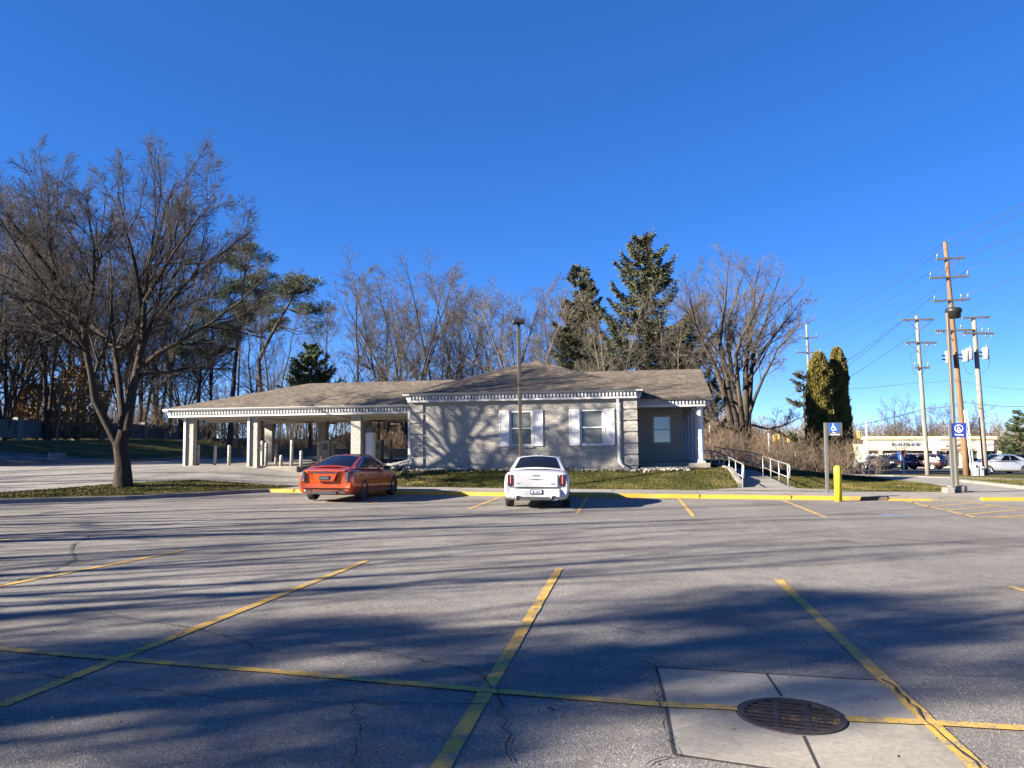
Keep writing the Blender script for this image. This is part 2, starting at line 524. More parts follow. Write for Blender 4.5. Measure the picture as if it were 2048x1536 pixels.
ground = link(bpy.data.objects.new('ground', np_mesh('ground', V.reshape(-1, 3), Q, M['grass'], True)))
tag(ground, kind='structure')

def cutsheet(name, poly, step, off, mat, zf=h):
    b = bmesh.new()
    f = b.faces.new([b.verts.new((x, y, 0)) for x, y in poly])
    bmesh.ops.triangulate(b, faces=[f])
    X = [p[0] for p in poly]; Y = [p[1] for p in poly]
    for axis, lo, hi in ((0, min(X), max(X)), (1, min(Y), max(Y))):
        k = lo + step
        while k < hi:
            co = [0, 0, 0]; co[axis] = k; no = [0, 0, 0]; no[axis] = 1
            bmesh.ops.bisect_plane(b, geom=b.verts[:] + b.edges[:] + b.faces[:], plane_co=co, plane_no=no)
            k += step
    for v in b.verts: v.co.z = zf(v.co.x, v.co.y) + off
    bmesh.ops.recalc_face_normals(b, faces=b.faces)
    if sum(f.normal.z for f in b.faces) < 0: bmesh.ops.reverse_faces(b, faces=b.faces)
    me = bpy.data.meshes.new(name); b.to_mesh(me); b.free()
    for p in me.polygons: p.use_smooth = True
    me.materials.append(mat)
    return tag(link(bpy.data.objects.new(name, me)), kind='structure')
cutsheet('driveway', DRIVE, .8, .012, M['drive'])
cutsheet('entrance_drive', RDRIVE, .8, .012, M['drive'])

# parking lot with an opening for the drain pad
PADC = [(1.21, 6.61), (2.93, 6.24), (2.80, 5.3), (2.62, 4.2), (1.6, 4.55), (.98, 4.80), (1.10, 5.65)]
LOT = [(-19.5, yk(-19.5)), *[p for p in KERB if -19 < p[0] < 40], (45, 23.8), (45, -80), (-19.5, -80)]
GC = (1.93, 5.47); GR = .365
circ = [(GC[0] + (GR + .004) * math.cos(a * math.pi / 24), GC[1] + (GR + .004) * math.sin(a * math.pi / 24)) for a in range(48)]
def holed(name, outer, inner, z, mat):
    b = bmesh.new(); ed = []
    for loop in (outer, inner):
        vs = [b.verts.new((x, y, z)) for x, y in loop]
        for i in range(len(vs)): ed.append(b.edges.new((vs[i - 1], vs[i])))
    bmesh.ops.triangle_fill(b, use_beauty=True, use_dissolve=False, edges=ed)
    for f in b.faces:
        if f.normal.z < 0: f.normal_flip()
    me = bpy.data.meshes.new(name); b.to_mesh(me); b.free()
    me.materials.append(mat)
    return tag(link(bpy.data.objects.new(name, me)), kind='structure')
holed('parking_lot', LOT, PADC, 0, M['asphalt'])
holed('drain_pad', PADC, circ, 0.002, M['padc'])
# smoother grey resurfaced bay before the accessible stalls
m = MB(); pp = [gz(*p) for p in [(1500, 1001), (1750, 1003), (2300, 1010), (2300, 1110), (1900, 1085), (1640, 1072), (1560, 1060)]]
m.add([(p.x, p.y, .004) for p in pp], [tuple(range(len(pp)))])
tag(m.build('resurfaced_bay', M['asphalt_new']), kind='structure')

def strip(m, pts, wd, z):
    """flat ribbon along world points with width wd (number or list)"""
    pts = [Vector((p[0], p[1], 0)) for p in pts]
    if not hasattr(wd, '__len__'):
        q = []
        for a, b in zip(pts, pts[1:]):
            n = max(1, int((b - a).length / .12)); q += [a.lerp(b, k / n) for k in range(n)]
        pts = q + [pts[-1]]; r_ = random.Random(len(pts))
        wd = [wd * r_.uniform(.90, 1.08) for _ in pts]
    L = []
    for i, p in enumerate(pts):
        t = (pts[min(i + 1, len(pts) - 1)] - pts[max(i - 1, 0)]).normalized()
        n = Vector((-t.y, t.x, 0)) * (wd[i] if hasattr(wd, '__len__') else wd) / 2
        L.append((p + n, p - n))
    for i in range(len(pts) - 1):
        a, b = L[i]; c, d = L[i + 1]
        m.quad((a.x, a.y, z), (b.x, b.y, z), (d.x, d.y, z), (c.x, c.y, z))
def pxl(*pp): return [gz(*p) for p in pp]

m = MB()
for a, b, wd in [((0, 1413), (733, 1122), .115), ((868, 1560), (1118, 1138), .115), ((1557, 1160), (1980, 1560), .115), ((-60, 1184), (370, 1101), .115), ((-40, 1085), (22, 1079), .115), ((2022, 1174), (2200, 1225), .115),
              ((735, 1009), (825, 991.5), .1), ((937, 1019), (1004, 993), .11), ((1155, 1027), (1175, 994), .11), ((1388, 1034), (1356, 996), .11), ((1652, 1035), (1566, 1001), .11)]:
    p, q = gz(*a), gz(*b); strip(m, [p, (p + q) / 2, q], wd, .008)
# accessible access aisle
for a, b in [((1800, 1000), (1950, 1035)), ((1950, 1035), (2300, 1038)), ((1886, 998.5), (2300, 1052)), ((1820, 1006.5), (1925, 999.5)), ((1852, 1014), (1948, 1007)), ((1888, 1021), (1985, 1013.5)), ((1925, 1030), (2035, 1020.5)), ((1990, 1035), (2120, 1027))]:
    p, q = gz(*a), gz(*b); strip(m, [p, q], .11, .0095)
tag(m.build('stall_lines', M['yellow']), kind='structure')
# the long line across the near stalls, broken by the grate
m = MB()
CL = pxl((-60, 1293), (0, 1299), (215, 1318), (600, 1349), (985, 1384), (1320, 1411), (1474, 1418))
strip(m, CL, .1, .0115)
strip(m, pxl((1692, 1440), (1850, 1447), (2048, 1459), (2250, 1471)), .1, .0115)
tag(m.build('cross_line', M['yellow']), kind='structure')
m = MB(); strip(m, pxl((1795, 1000.5), (1870, 1000.5)), .12, .009)
tag(m.build('red_line', M['red_line']), kind='structure')
m = MB(); strip(m, pxl((1752, 1029), (1775, 1030), (1800, 1033), (1825, 1034)), [.05, .45, .25, .05], .009)
tag(m.build('blue_symbol_remains', M['blue_line']), kind='structure')
# cracks
m = MB(); rc = random.Random(5)
def crack(pp, wd, z=.013, jag=.03):
    W = pxl(*pp); out = []
    for i in range(len(W) - 1):
        n = max(3, int((W[i + 1] - W[i]).length / .09))
        for k in range(n):
            t = k / n; p = W[i].lerp(W[i + 1], t)
            out.append(p + Vector((rc.uniform(-jag, jag), rc.uniform(-jag, jag), 0)))
    out.append(W[-1])
    strip(m, out, [wd * rc.uniform(.25, 1.25) for _ in out], z)
crack([(0, 1349), (70, 1352), (180, 1362), (300, 1384), (420, 1397), (560, 1403), (700, 1408), (850, 1411), (985, 1413)], .014)
crack([(100, 1210), (190, 1222), (250, 1238), (305, 1246), (380, 1258), (440, 1272), (490, 1287), (540, 1305), (600, 1310)], .014)
crack([(600, 1282), (690, 1298), (760, 1303), (850, 1325), (930, 1340), (965, 1352), (985, 1380), (1000, 1382)], .016)
crack([(990, 1384), (1000, 1425), (1015, 1470), (1025, 1530)], .014)
crack([(985, 1345), (1060, 1348), (1150, 1362), (1310, 1366)], .010)
crack([(1290, 1322), (1312, 1335)], .012)
crack([(1765, 1362), (1790, 1375), (1815, 1400), (1850, 1440), (1900, 1485), (1960, 1540)], .022, jag=.02)
crack([(1720, 1356), (1800, 1350), (1900, 1351), (2060, 1355)], .010)
crack([(180, 1070), (140, 1095), (150, 1120), (90, 1145), (0, 1172)], .03)
crack([(560, 1015), (420, 1035), (300, 1055), (180, 1070)], .03)
crack([(560, 1120), (640, 1123)], .02); crack([(290, 1170), (350, 1176)], .015)
crack([(1310, 1366), (1330, 1440), (1352, 1512), (1290, 1536)], .012); crack([(1000, 1238), (1080, 1250), (1180, 1246), (1290, 1268)], .012); crack([(380, 1258), (330, 1290), (215, 1318), (120, 1340)], .010); crack([(700, 1408), (720, 1460), (700, 1536)], .010)
crack([(1100, 1420), (1108, 1424)], .02); crack([(1560, 1260), (1700, 1262)], .004)
tag(m.build('asphalt_cracks', M['crack'], fix=False), kind='structure')
m = MB()
strip(m, pxl((1430, 1003), (1545, 1072)), .025, .0065); strip(m, pxl((1590, 1010), (1735, 1076)), .02, .0065)
tag(m.build('pavement_seams', M['concrete']), kind='structure')
m = MB()
strip(m, [(2.07, 6.42), (2.0, 5.86)], .018, .0045); strip(m, [(1.87, 5.09), (1.75, 4.5)], .018, .0045)
E_ = PADC + [PADC[0]]
for a, b in zip(E_, E_[1:]):
    if b[1] < 6.7 and not (a[0] > 2 and b[0] > 2): strip(m, [a, b], .022, .0045)
tag(m.build('pad_joints', M['crack'], fix=False), kind='structure')

# drain grate
gr = thing('drain_grate', 'round rusty iron drain grate in a concrete pad, crossed by a yellow line', 'drain grate', (GC[0], GC[1], 0), (0, 0, R(-18)))
m = MB(); m.smooth = False
m.lathe([(.31, -.06), (.31, .008), (.355, .008), (.362, .003), (.362, -.06)], 48, cap=False)
m.build('rim', M['iron'], gr)
m = MB()
for k in range(-4, 5):
    o = k * .070; L = math.sqrt(max(0, .31 ** 2 - o * o))
    if L > .04:
        m.mi = 1 if k in (-1, 0) else 0
        m.box(-L, L, o - .016, o + .016, -.003, .005)
m.mi = 0
for xx in (-.1, .1):
    L = math.sqrt(.3 ** 2 - xx * xx); m.box(xx - .02, xx + .02, -L, L, -.004, .004)
m.build('bars', [M['iron'], M['iron_yellow']], gr)
m = MB(); m.lathe([(.368, .0), (.36, -.12), (0.001, -.125)], 40, cap=False); m.build('shaft', M['pit'], gr, fix=False)

# kerbs, pavement
def profile_run(name, pts, prof, mat, zf=lambda x, y: 0):
    """prof: (offset to the left-hand side, z)"""
    m = MB(); pts = [Vector((p[0], p[1], 0)) for p in pts]; rings = []
    for i, p in enumerate(pts):
        t = (pts[min(i + 1, len(pts) - 1)] - pts[max(i - 1, 0)]).normalized()
        n = Vector((-t.y, t.x, 0)); zz = zf(p.x, p.y)
        rings.append([(p.x + n.x * o, p.y + n.y * o, zz + z) for o, z in prof])
    k = len(prof)
    m.add([v for r in rings for v in r], [(i * k + j, i * k + j + 1, (i + 1) * k + j + 1, (i + 1) * k + j) for i in range(len(rings) - 1) for j in range(k - 1)])
    m.add(rings[0], [tuple(range(k))]); m.add(rings[-1], [tuple(range(k - 1, -1, -1))])
    return tag(m.build(name, mat), kind='structure')
def dens(pts, st=.6):
    out = []
    for a, b in zip(pts, pts[1:]):
        n = max(1, int(math.dist(a, b) / st))
        out += [(a[0] + (b[0] - a[0]) * k / n, a[1] + (b[1] - a[1]) * k / n) for k in range(n)]
    return out + [pts[-1]]
KP = [(0, -.1), (.0, .02), (.025, .115), (.05, .13), (.17, .13), (.17, -.1)]
def kseg(x0, x1): return [(x0, yk(x0))] + [p for p in KERB if x0 < p[0] < x1] + [(x1, yk(x1))]
profile_run('kerb', dens(kseg(-45, -9.15)), KP, M['kerb'])
profile_run('yellow_kerb', dens(kseg(-9.14, 11.35)), KP, M['yellow_kerb'])
profile_run('kerb_gap', dens(kseg(11.36, 12.2)), [(o, z * .9) for o, z in KP], M['mulch'])
profile_run('yellow_kerb_low', dens(kseg(12.21, 13.6)), [(o, z * .35) for o, z in KP], M['yellow_kerb'])
profile_run('dropped_kerb', dens(kseg(13.61, 15.2)), [(o, z * .15) for o, z in KP], M['kerb'])
profile_run('yellow_kerb_far', dens(kseg(15.21, 45)), [(o, z * .8) for o, z in KP], M['yellow_kerb'])
profile_run('pavement', dens(kseg(-8.9, 45)), [(.171, -.05), (.171, .127), (1.2, .137), (2.15, .150), (2.15, -.05)], M['concrete'])
vm = profile_run('verge', dens(kseg(-45, -8.91)), [(.171, 0), (.171, .125), (.8, .15), (1.3, .16), (1.6, .05)], M['grass'])
profile_run('drive_kerb', dens(list(reversed([(-60, 29), (-45, 30), (-27, 32.6), (-23.8, 35.3), (-23.1, 38.6), (-22.2, 41.5), (-20.9, 47.5), (-20.2, 50), (-17, 54), (-7, 54)]))), [(0, -.1), (0, .14), (-.16, .14), (-.16, -.1)][::-1], M['kerb'], h)
m = MB()
for x in np.arange(-8.2, 16, 2.9):
    a = Vector((x, yk(x))); t_ = (Vector((x + .2, yk(x + .2))) - a).normalized(); n_ = Vector((-t_.y, t_.x))
    T = Matrix(((t_.x, n_.x, 0, a.x), (t_.y, n_.y, 0, a.y), (0, 0, 1, 0), (0, 0, 0, 1)))
    if x < 11.3: m.box(-.008, .008, -.004, .17, -.02, .1325, T)
    m.add([(-.007, .172, .1295), (.007, .172, .1295), (.007, 2.15, .1525), (-.007, 2.15, .1525)], [(0, 1, 2, 3)], T)
tag(m.build('kerb_joints', M['crack'], fix=False), kind='structure')
# entrance sidewalk and road beyond
far_s = [ground_hit(*p) for p in [(1690, 948.5), (1780, 951), (1911, 955), (2048, 959.5), (2300, 966)]]
profile_run('road_pavement', dens(far_s, 1), [(0, -.1), (0, .05), (-1.6, .05), (-1.6, -.1)], M['concrete'], h)
dk = [ground_hit(*p) for p in [(1911, 963.2), (2048, 979.2), (2300, 996.2)]]
profile_run('entrance_kerb', dens(dk, .8), [(.0, -.1), (0, .12), (.3, .13), (.3, -.1)], M['kerb'], h)
cutsheet('road', [(2, 62), (120, 58), (120, 70), (2, 73)], 2, .02, M['road'])
cutsheet('far_parking_lot', [(30, 76), (120, 74), (120, 112), (30, 112)], 3, .02, M['road'])

cutsheet('ramp_walk', RP, .6, .012, M['concrete'], lambda x, y: max(ramp_z(y), .151))
profile_run('ramp_edge', dens([(8.72, 29.3), (9.72, 36.8), (9.27, 41.3)]), [(0, -.4), (0, .10), (.16, .10), (.16, -.5)], M['concrete'], lambda x, y: max(ramp_z(y), h(x - .3, y)))
# ---------------------------------------------------------------- handrails
def handrail(label, posts, extra):
    t = thing('handrail', label, 'handrail', (posts[0][0], posts[0][1], posts[0][2]), group='metal handrails of the ramp')
    o0 = Vector(posts[0])
    P = [Vector(p) - o0 for p in posts]
    for p in P:
        mm = MB(); mm.smooth = True; mm.tube([p + Vector((0, 0, -.1)), p + Vector((0, 0, .9))], .024, 8); mm.build('post', M['galv'], t)
    up = Vector((0, 0, .9)); lo = Vector((0, 0, .42))
    d = (P[0] - P[1]).normalized() * .32
    mm = MB(); mm.smooth = True
    E = [Vector(e) - o0 for e in extra]
    mm.tube([e + up for e in reversed(E)] + [p + up for p in reversed(P)] + [P[0] + up + d * .8, P[0] + up + d + Vector((0, 0, -.06)), P[0] + lo + d + Vector((0, 0, .06)), P[0] + lo + d * .8, P[0] + lo], .024, 8)
    mm.build('top_rail', M['galv'], t)
    mm = MB(); mm.smooth = True
    mm.tube([p + lo for p in P] + [e + lo for e in E], .022, 8); mm.build('lower_rail', M['galv'], t)
    for e in E:
        mm = MB(); mm.smooth = True; mm.tube([e + Vector((0, 0, -.3)), e + up], .024, 8); mm.build('post', M['galv'], t)
def rpt(px, D):
    p = at(px, 900, D); return (p.x, D, max(ramp_z(D), .15))
handrail('galvanised pipe handrail along the left side of the concrete ramp', [rpt(1484, 29.2), rpt(1470.8, 31.2), rpt(1458, 33.4), rpt(1447, 35.6), rpt(1437.5, 38)], [(10.3, 40.0, .55), (9.9, 41.2, .55)])
handrail('galvanised pipe handrail along the right side of the concrete ramp', [rpt(1574.5, 29.0), rpt(1556.8, 30.6), rpt(1540.6, 32.4), rpt(1525, 34.3), rpt(1511, 36.5), rpt(1499.5, 38.5)], [(11.8, 41, .56), (11.6, 42.2, .64), (11.35, 43.2, .75)])

# ------------------------------------------------------------------ bank building
TH = R(9.6)
cs, sn = math.cos(TH), math.sin(TH)
def uv(u, v): return (u * cs + v * sn, -u * sn + v * cs)
bx_, by_ = uv(-5, 32.8)
bank = thing('bank_building', 'single-storey pale grey brick bank with brown shingle roof, white cornice and drive-up canopy', 'building',
             (bx_, by_, .78), (0, R(-.65), -TH))
AL, AR = -5.03, 4.80          # front wall left / right
rb = random.Random(8)
def brick_wall(m, x0, x1, z0, z1, y, holes=(), rough=1.0, soldier=()):
    """skintled brickwork facing -y: a bed of mortar and single bricks set unevenly"""
    bh, bl = .0677, .203
    nz = int((z1 - z0) / bh)
    for r in range(nz):
        zc = z0 + r * bh; xx = x0 - (bl / 2 if r % 2 else 0)
        while xx < x1:
            a, b_ = max(xx, x0), min(xx + bl - .010, x1); xx += bl
            if b_ - a < .03: continue
            if any(a < hx1 and b_ > hx0 and zc < hz1 and zc + bh > hz0 for hx0, hx1, hz0, hz1 in holes):
                for hx0, hx1, hz0, hz1 in holes:
                    if zc < hz1 and zc + bh > hz0:
                        if a < hx0 < b_: b_ = hx0
                        elif a < hx1 < b_: a = hx1
                        elif hx0 <= a and b_ <= hx1: a = b_
                if b_ - a < .03: continue
            p = rough * (rb.random() ** 2 * .014 + .004); tl = rough * rb.uniform(-.004, .005); tz = rough * rb.uniform(-.004, .004)
            ya, yb = y - p - tl, y - p + tl
            z_0, z_1 = zc + .004, zc + bh - .005
            m.add([(a, ya + tz, z_0), (b_, yb + tz, z_0), (b_, yb - tz, z_1), (a, ya - tz, z_1), (a, y + .001, z_0), (b_, y + .001, z_0), (b_, y + .001, z_1), (a, y + .001, z_1)],
                  [(0, 1, 2, 3), (0, 4, 5, 1), (3, 2, 6, 7), (0, 3, 7, 4), (1, 5, 6, 2)])
# front windows (local a, z)
W1 = (0.0, .0); WIN = [(-.62, .96), (2.42, .96)]   # left x, sill z ; size
WW, WH = .98, 1.50
HOL = [(x, x + WW, z, z + WH) for x, z in WIN]
def wall_box_with_holes(m, x0, x1, y0, y1, z0, z1, holes):
    """solid wall between planes y0<y1 with rectangular openings (same z range)"""
    hs_ = sorted(holes); x = x0
    for a, b_, c, d in hs_:
        m.box(x, a, y0, y1, z0, z1); m.box(a, b_, y0, y1, z0, c); m.box(a, b_, y0, y1, d, z1); x = b_
    m.box(x, x1, y0, y1, z0, z1)
m = MB()
m.mi = 1; wall_box_with_holes(m, AL, AR, .0, .28, -.5, 3.2, HOL)
m.mi = 0; brick_wall(m, AL + .02, AR - .02, -.25, 3.0, 0, HOL)
m.mi = 1
m.box(AL, AL + .28, .285, 13.2, -.5, 3.2); m.box(AR - .28, AR, .285, 4.5, -.5, 3.2)
m.build('wall', [M['brick'], M['mortar']], bank)
# recessed porch wall (facing the lot) and side wall
PW = [(5.52, 6.36, 1.0, 2.30)]
m = MB(); m.mi = 1
wall_box_with_holes(m, AR + .002, 6.93, 4.5, 4.75, -.5, 3.05, PW)
m.box(6.68, 6.93, 4.755, 13.2, -.5, 3.05); m.box(AL + .285, 6.675, 12.9, 13.2, -.5, 3.05)
m.mi = 0; brick_wall(m, AR + .03, 6.92, -.2, 3.0, 4.5, PW, .6)
m.build('porch_wall', [M['brick'], M['mortar']], bank)
# quoins
def quoin(x0, x1):
    m = MB()
    for k in range(6):
        z0 = .10 + k * .475
        m.box(x0, x1, -.065, .3, z0, z0 + .405)
        brick_wall(m, x0 + .01, x1 - .005, z0 + .015, z0 + .40, -.065, (), 1.0)
    m.box(x0 + .03, x1 - .03, -.012, .3, -.5, 2.95)
    return m.build('quoin', M['brick'], bank)
quoin(AL - .03, AL + .55); quoin(AR - .56, AR + .03)

def cornice(name, x0, x1, y, zt, ret0=0, ret1=0, gut=True):
    """frieze, dentil course, crown and gutter along x, facing -y; ret = length of return along +y"""
    m = MB()
    def run(a, b_, T):
        m.box(a, b_, -.14, .10, zt - .38, zt - .272, T)
        m.box(a - .0, b_ + .0, -.05, .10, zt - .2715, zt - .10, T)
        n = int((b_ - a) / .148); off = ((b_ - a) - n * .148) / 2
        for k in range(n + 1):
            xx = a + off + k * .148
            m.cbox(max(a, xx - .040), min(b_, xx + .040), -.195, -.0505, zt - .262, zt - .135, .016, T)
        m.add([(a, -.05, zt - .0995), (b_, -.05, zt - .0995), (b_, -.17, zt - .0895), (a, -.17, zt - .0895), (a, -.05, zt - .02), (b_, -.05, zt - .02), (b_, -.17, zt - .02), (a, -.17, zt - .02)],
              [(0, 1, 2, 3), (2, 3, 7, 6), (4, 5, 6, 7), (0, 3, 7, 4), (1, 2, 6, 5)], T)
        m.add([(a, -.172, zt - .088), (b_, -.172, zt - .088), (b_, -.20, zt - .086), (a, -.20, zt - .086), (a, -.275, zt - .01), (b_, -.275, zt - .01), (b_, -.275, zt + .02), (a, -.275, zt + .02), (a, -.172, zt + .02), (b_, -.172, zt + .02)],
              [(0, 1, 2, 3), (3, 2, 5, 4), (4, 5, 6, 7), (7, 6, 9, 8), (0, 3, 4, 7, 8), (1, 2, 5, 6, 9)], T)
    T0 = Matrix.Translation((0, y, 0))
    run(x0, x1, T0)
    if ret1: # facing +x
        run(0, ret1, Matrix.Translation((x1, y, 0)) @ Matrix.Rotation(R(90), 4, 'Z') @ Matrix.Translation((0, 0, .0013)))
        m.box(x1 - .02, x1 + .275, y - .275, y, zt - .085, zt + .018)
    if ret0: # facing -x
        run(0, ret0, Matrix.Translation((x0, y + ret0, 0)) @ Matrix.Rotation(R(-90), 4, 'Z') @ Matrix.Translation((0, 0, .0013)))
        m.box(x0 - .275, x0 + .02, y - .275, y, zt - .085, zt + .018)
    return m.build(name, M['whitewood'], bank)
cornice('cornice', AL - .02, AR + .02, -.075, 3.29, 3.0, 1.6)
# eave soffit of the front block is closed by the roof body
def hip(m, x0, x1, y0, y1, z0, zr, hl, hr, gable_r=False, th=.06):
    """roof body: eave rectangle, ridge along x (hl/hr = hip setbacks) """
    ym = (y0 + y1) / 2
    vs = [(x0, y0, z0), (x1, y0, z0), (x1, y1, z0), (x0, y1, z0), (x0 + hl, ym, zr), (x1 - hr, ym, zr)]
    m.add(vs, [(0, 1, 5, 4), (2, 3, 4, 5), (1, 2, 5), (3, 0, 4), (3, 2, 1, 0)])
m = MB()
# front block: ridge runs back
ex0, ex1 = AL - .32, AR + .32; yt = -.39
zr = 5.18; hy = 5.0
vs = [(ex0, yt, 3.305), (ex1, yt, 3.305), ((ex0 + ex1) / 2, yt + hy + .35, zr), ((ex0 + ex1) / 2, 9.0, zr), (ex0, 14, 3.305), (ex1, 14, 3.305)]
m.add(vs, [(0, 1, 2), (0, 2, 3, 4), (1, 5, 3, 2), (4, 3, 5), (0, 4, 5, 1)])
# right wing gable over the porch
gx1 = 8.0; gy0 = 1.0; ge = 2.985; grz = 4.72; gym = 6.9; gy1 = 13.5
m.slab([(0, gy0, ge), (gx1, gy0, ge), (gx1, gym, grz), (0, gym, grz)], (0, .03, -.09))
m.slab([(0, gym, grz), (gx1, gym, grz), (gx1, gy1, ge), (0, gy1, ge)], (0, -.03, -.09))
# canopy hip on the left
cx0 = -17.35; ce = 2.87; cry = 4.35; cy0, cy1 = .30, 10.6
vs = [(cx0, cy0, ce), (0, cy0, ce), (0, 5.4, cry), (cx0 + 5.0, 5.4, cry), (cx0, cy1, ce), (0, cy1, ce)]
m.add(vs, [(0, 1, 2, 3), (0, 3, 4), (3, 2, 5, 4), (0, 4, 5, 1), (1, 5, 2)])
m.build('roof', M['shingle'], bank)
# gable end infill on the right side
m = MB(); m.slab([(7.55, gy0 + .5, 2.86), (7.55, gy1 - .5, 2.86), (7.55, gym, grz - .16)], (-.1, 0, 0)); m.build('gable_panel', M['whitewood'], bank)
cornice('porch_cornice', AR + .05, 7.72, 1.33, 2.955, 0, 11.2)
m = MB(); m.box(AR + .05, 7.6, 1.45, 12.8, 2.60, 2.66); m.build('porch_ceiling', M['ceil'], bank)
m = MB(); m.box(AR + .05, 7.85, 1.15, 13.4, -.3, .14); m.build('porch_floor', M['concrete'], bank)
for k in range(5):
    m = MB(); m.smooth = True
    T = Matrix.Translation((7.50, 1.50 + k * 2.75, .14))
    m.smooth = False; m.box(-.17, .17, -.17, .17, 0, .07, T); m.box(-.17, .17, -.17, .17, 2.385, 2.46, T)
    m.smooth = True; m.lathe([(.16, .07), (.165, .1), (.15, .14), (.14, .16), (.135, 1.2), (.12, 2.28), (.15, 2.32), (.16, 2.385)], 20, T)
    m.build('column', M['white'], bank)

# windows
def window(x, y, z, w_, h_, blind=True, name='window', tone='clear'):
    fr = MB()
    fr.box(x + .001, x + .06, y + .005, y + .09, z + .001, z + h_ - .001); fr.box(x + w_ - .06, x + w_ - .001, y + .005, y + .09, z + .001, z + h_ - .001)
    fr.box(x + .061, x + w_ - .061, y + .005, y + .09, z + h_ - .06, z + h_ - .001); fr.box(x + .061, x + w_ - .061, y + .005, y + .09, z + .001, z + .06)
    fr.box(x + .061, x + w_ - .061, y + .012, y + .08, z + h_ * .5 - .025, z + h_ * .5 + .025)
    f = fr.build(name, M['white'], bank)
    p = MB(); p.box(x + .062, x + w_ - .062, y + .045, y + .051, z + .062, z + h_ * .5 - .027); p.box(x + .062, x + w_ - .062, y + .035, y + .041, z + h_ * .5 + .027, z + h_ - .062)
    p.build('pane', M[tone], f)
    s_ = MB(); s_.box(x - .06, x + w_ + .04, y - .07, y + .05, z - .085, z - .003)
    s_.build('sill', M['brick'], f)
    if blind:
        bl_ = MB(); k = z + .1
        while k < z + h_ - .07:
            bl_.add([(x + .065, y + .085, k), (x + w_ - .065, y + .085, k), (x + w_ - .065, y + .112, k + .045), (x + .065, y + .112, k + .045)], [(0, 1, 2, 3)]); k += .05
        bl_.build('blind', M['blind'], f, fix=False)
    d_ = MB(); d_.box(x + .0, x + w_, y + .279, y + .6, z, z + h_); 
    return f
for (x, z) in WIN: window(x, 0, z, WW, WH)
window(5.52, 4.5, 1.0, .84, 1.30, False, tone='pane')
m = MB(); m.box(AL + .3, AR - .3, .6, .7, 0, 3.1); m.build('inner_wall', M['ceil'], bank)
for (x, z) in WIN:
    for sx in (x - .47, x + WW + .02):
        m = MB(); zz = z - .02; hh = WH + .05; ww = .45
        m.box(sx, sx + ww, -.045, -.022, zz, zz + hh)
        for a, b_, c, d in ((0, .06, 0, hh), (ww - .06, ww, 0, hh), (.0605, ww - .0605, 0, .08), (.0605, ww - .0605, hh - .08, hh), (.0605, ww - .0605, hh * .55, hh * .55 + .07)):
            m.box(sx + a, sx + b_, -.058, -.0452, zz + c, zz + d)
        m.build('shutter', M['white'], bank)
# downspouts
def downspout(x, y, zt, zb, kick):
    m = MB(); m.box(x - .05, x + .05, y - .08, y, zb, zt)
    m.add([], [])
    kx, ky = kick
    a = Vector((x, y - .04, zb + .02)); b_ = a + Vector((kx, ky, -.26))
    m.tube([a + Vector((0, 0, .06)), a, b_], [.055, .055, .055], 6)
    m.build('downspout', M['white'], bank)
downspout(4.02, -.095, 3.08, .26, (.22, -.2))
downspout(-5.22, .32, 2.62, .35, (-.9, -.55))
# canopy
cornice('canopy_cornice', cx0 + .28, AL - .06, .58, 2.85, 9.4, 0)
m = MB(); m.box(cx0 + .5, AL - .07, .74, 10.0, 2.42, 2.47)
for yy in (3.3, 6.6): m.box(cx0 + .5, AL - .07, yy, yy + .25, 2.30, 2.4195)
for xx in (-12.9, -8.9): m.box(xx, xx + .25, .76, 10.0, 2.31, 2.4185)
m.build('canopy_ceiling', M['ceil'], bank)
CC = [(-16.32, 1.0), (-13.05, 1.0), (-7.98, 1.0), (-16.32, 8.9), (-13.05, 8.9), (-10.4, 8.9), (-7.4, 8.9)]
for i, (x, y) in enumerate(CC):
    m = MB(); m.box(x - .18, x + .28, y - .19, y + .13, -.2, 2.42); brick_wall(m, x - .178, x + .278, -.1, 2.4, y - .19, (), .7)
    m.build('canopy_column', M['brick'], bank)
downspout(-16.44, .795, 2.62, .12, (-.55, -.42)); downspout(-13.17, .795, 2.62, .12, (-.45, -.42))
# islands under the canopy
def island(x0, x1, y0, y1):
    m = MB(); m.cbox(x0, x1, y0, y1, -.3, .13, .05); m.build('canopy_island', M['concrete'], bank)
island(-17.1, -12.4, .2, 1.75); island(-12.2, -10.6, .5, 9.3); island(-8.6, -7.1, .3, 9.4)
m = MB(); m.box(-16.6, -5.1, 10.3, 10.6, -.1, .25); m.build('rear_kerb', M['kerb'], bank)

BT = bank.matrix_world
BM = Matrix.Translation((bx_, by_, .78)) @ Matrix.Rotation(-TH, 4, 'Z') @ Matrix.Rotation(R(-.65), 4, 'Y')
def bk(x, y, z=0): return BM @ Vector((x, y, z))
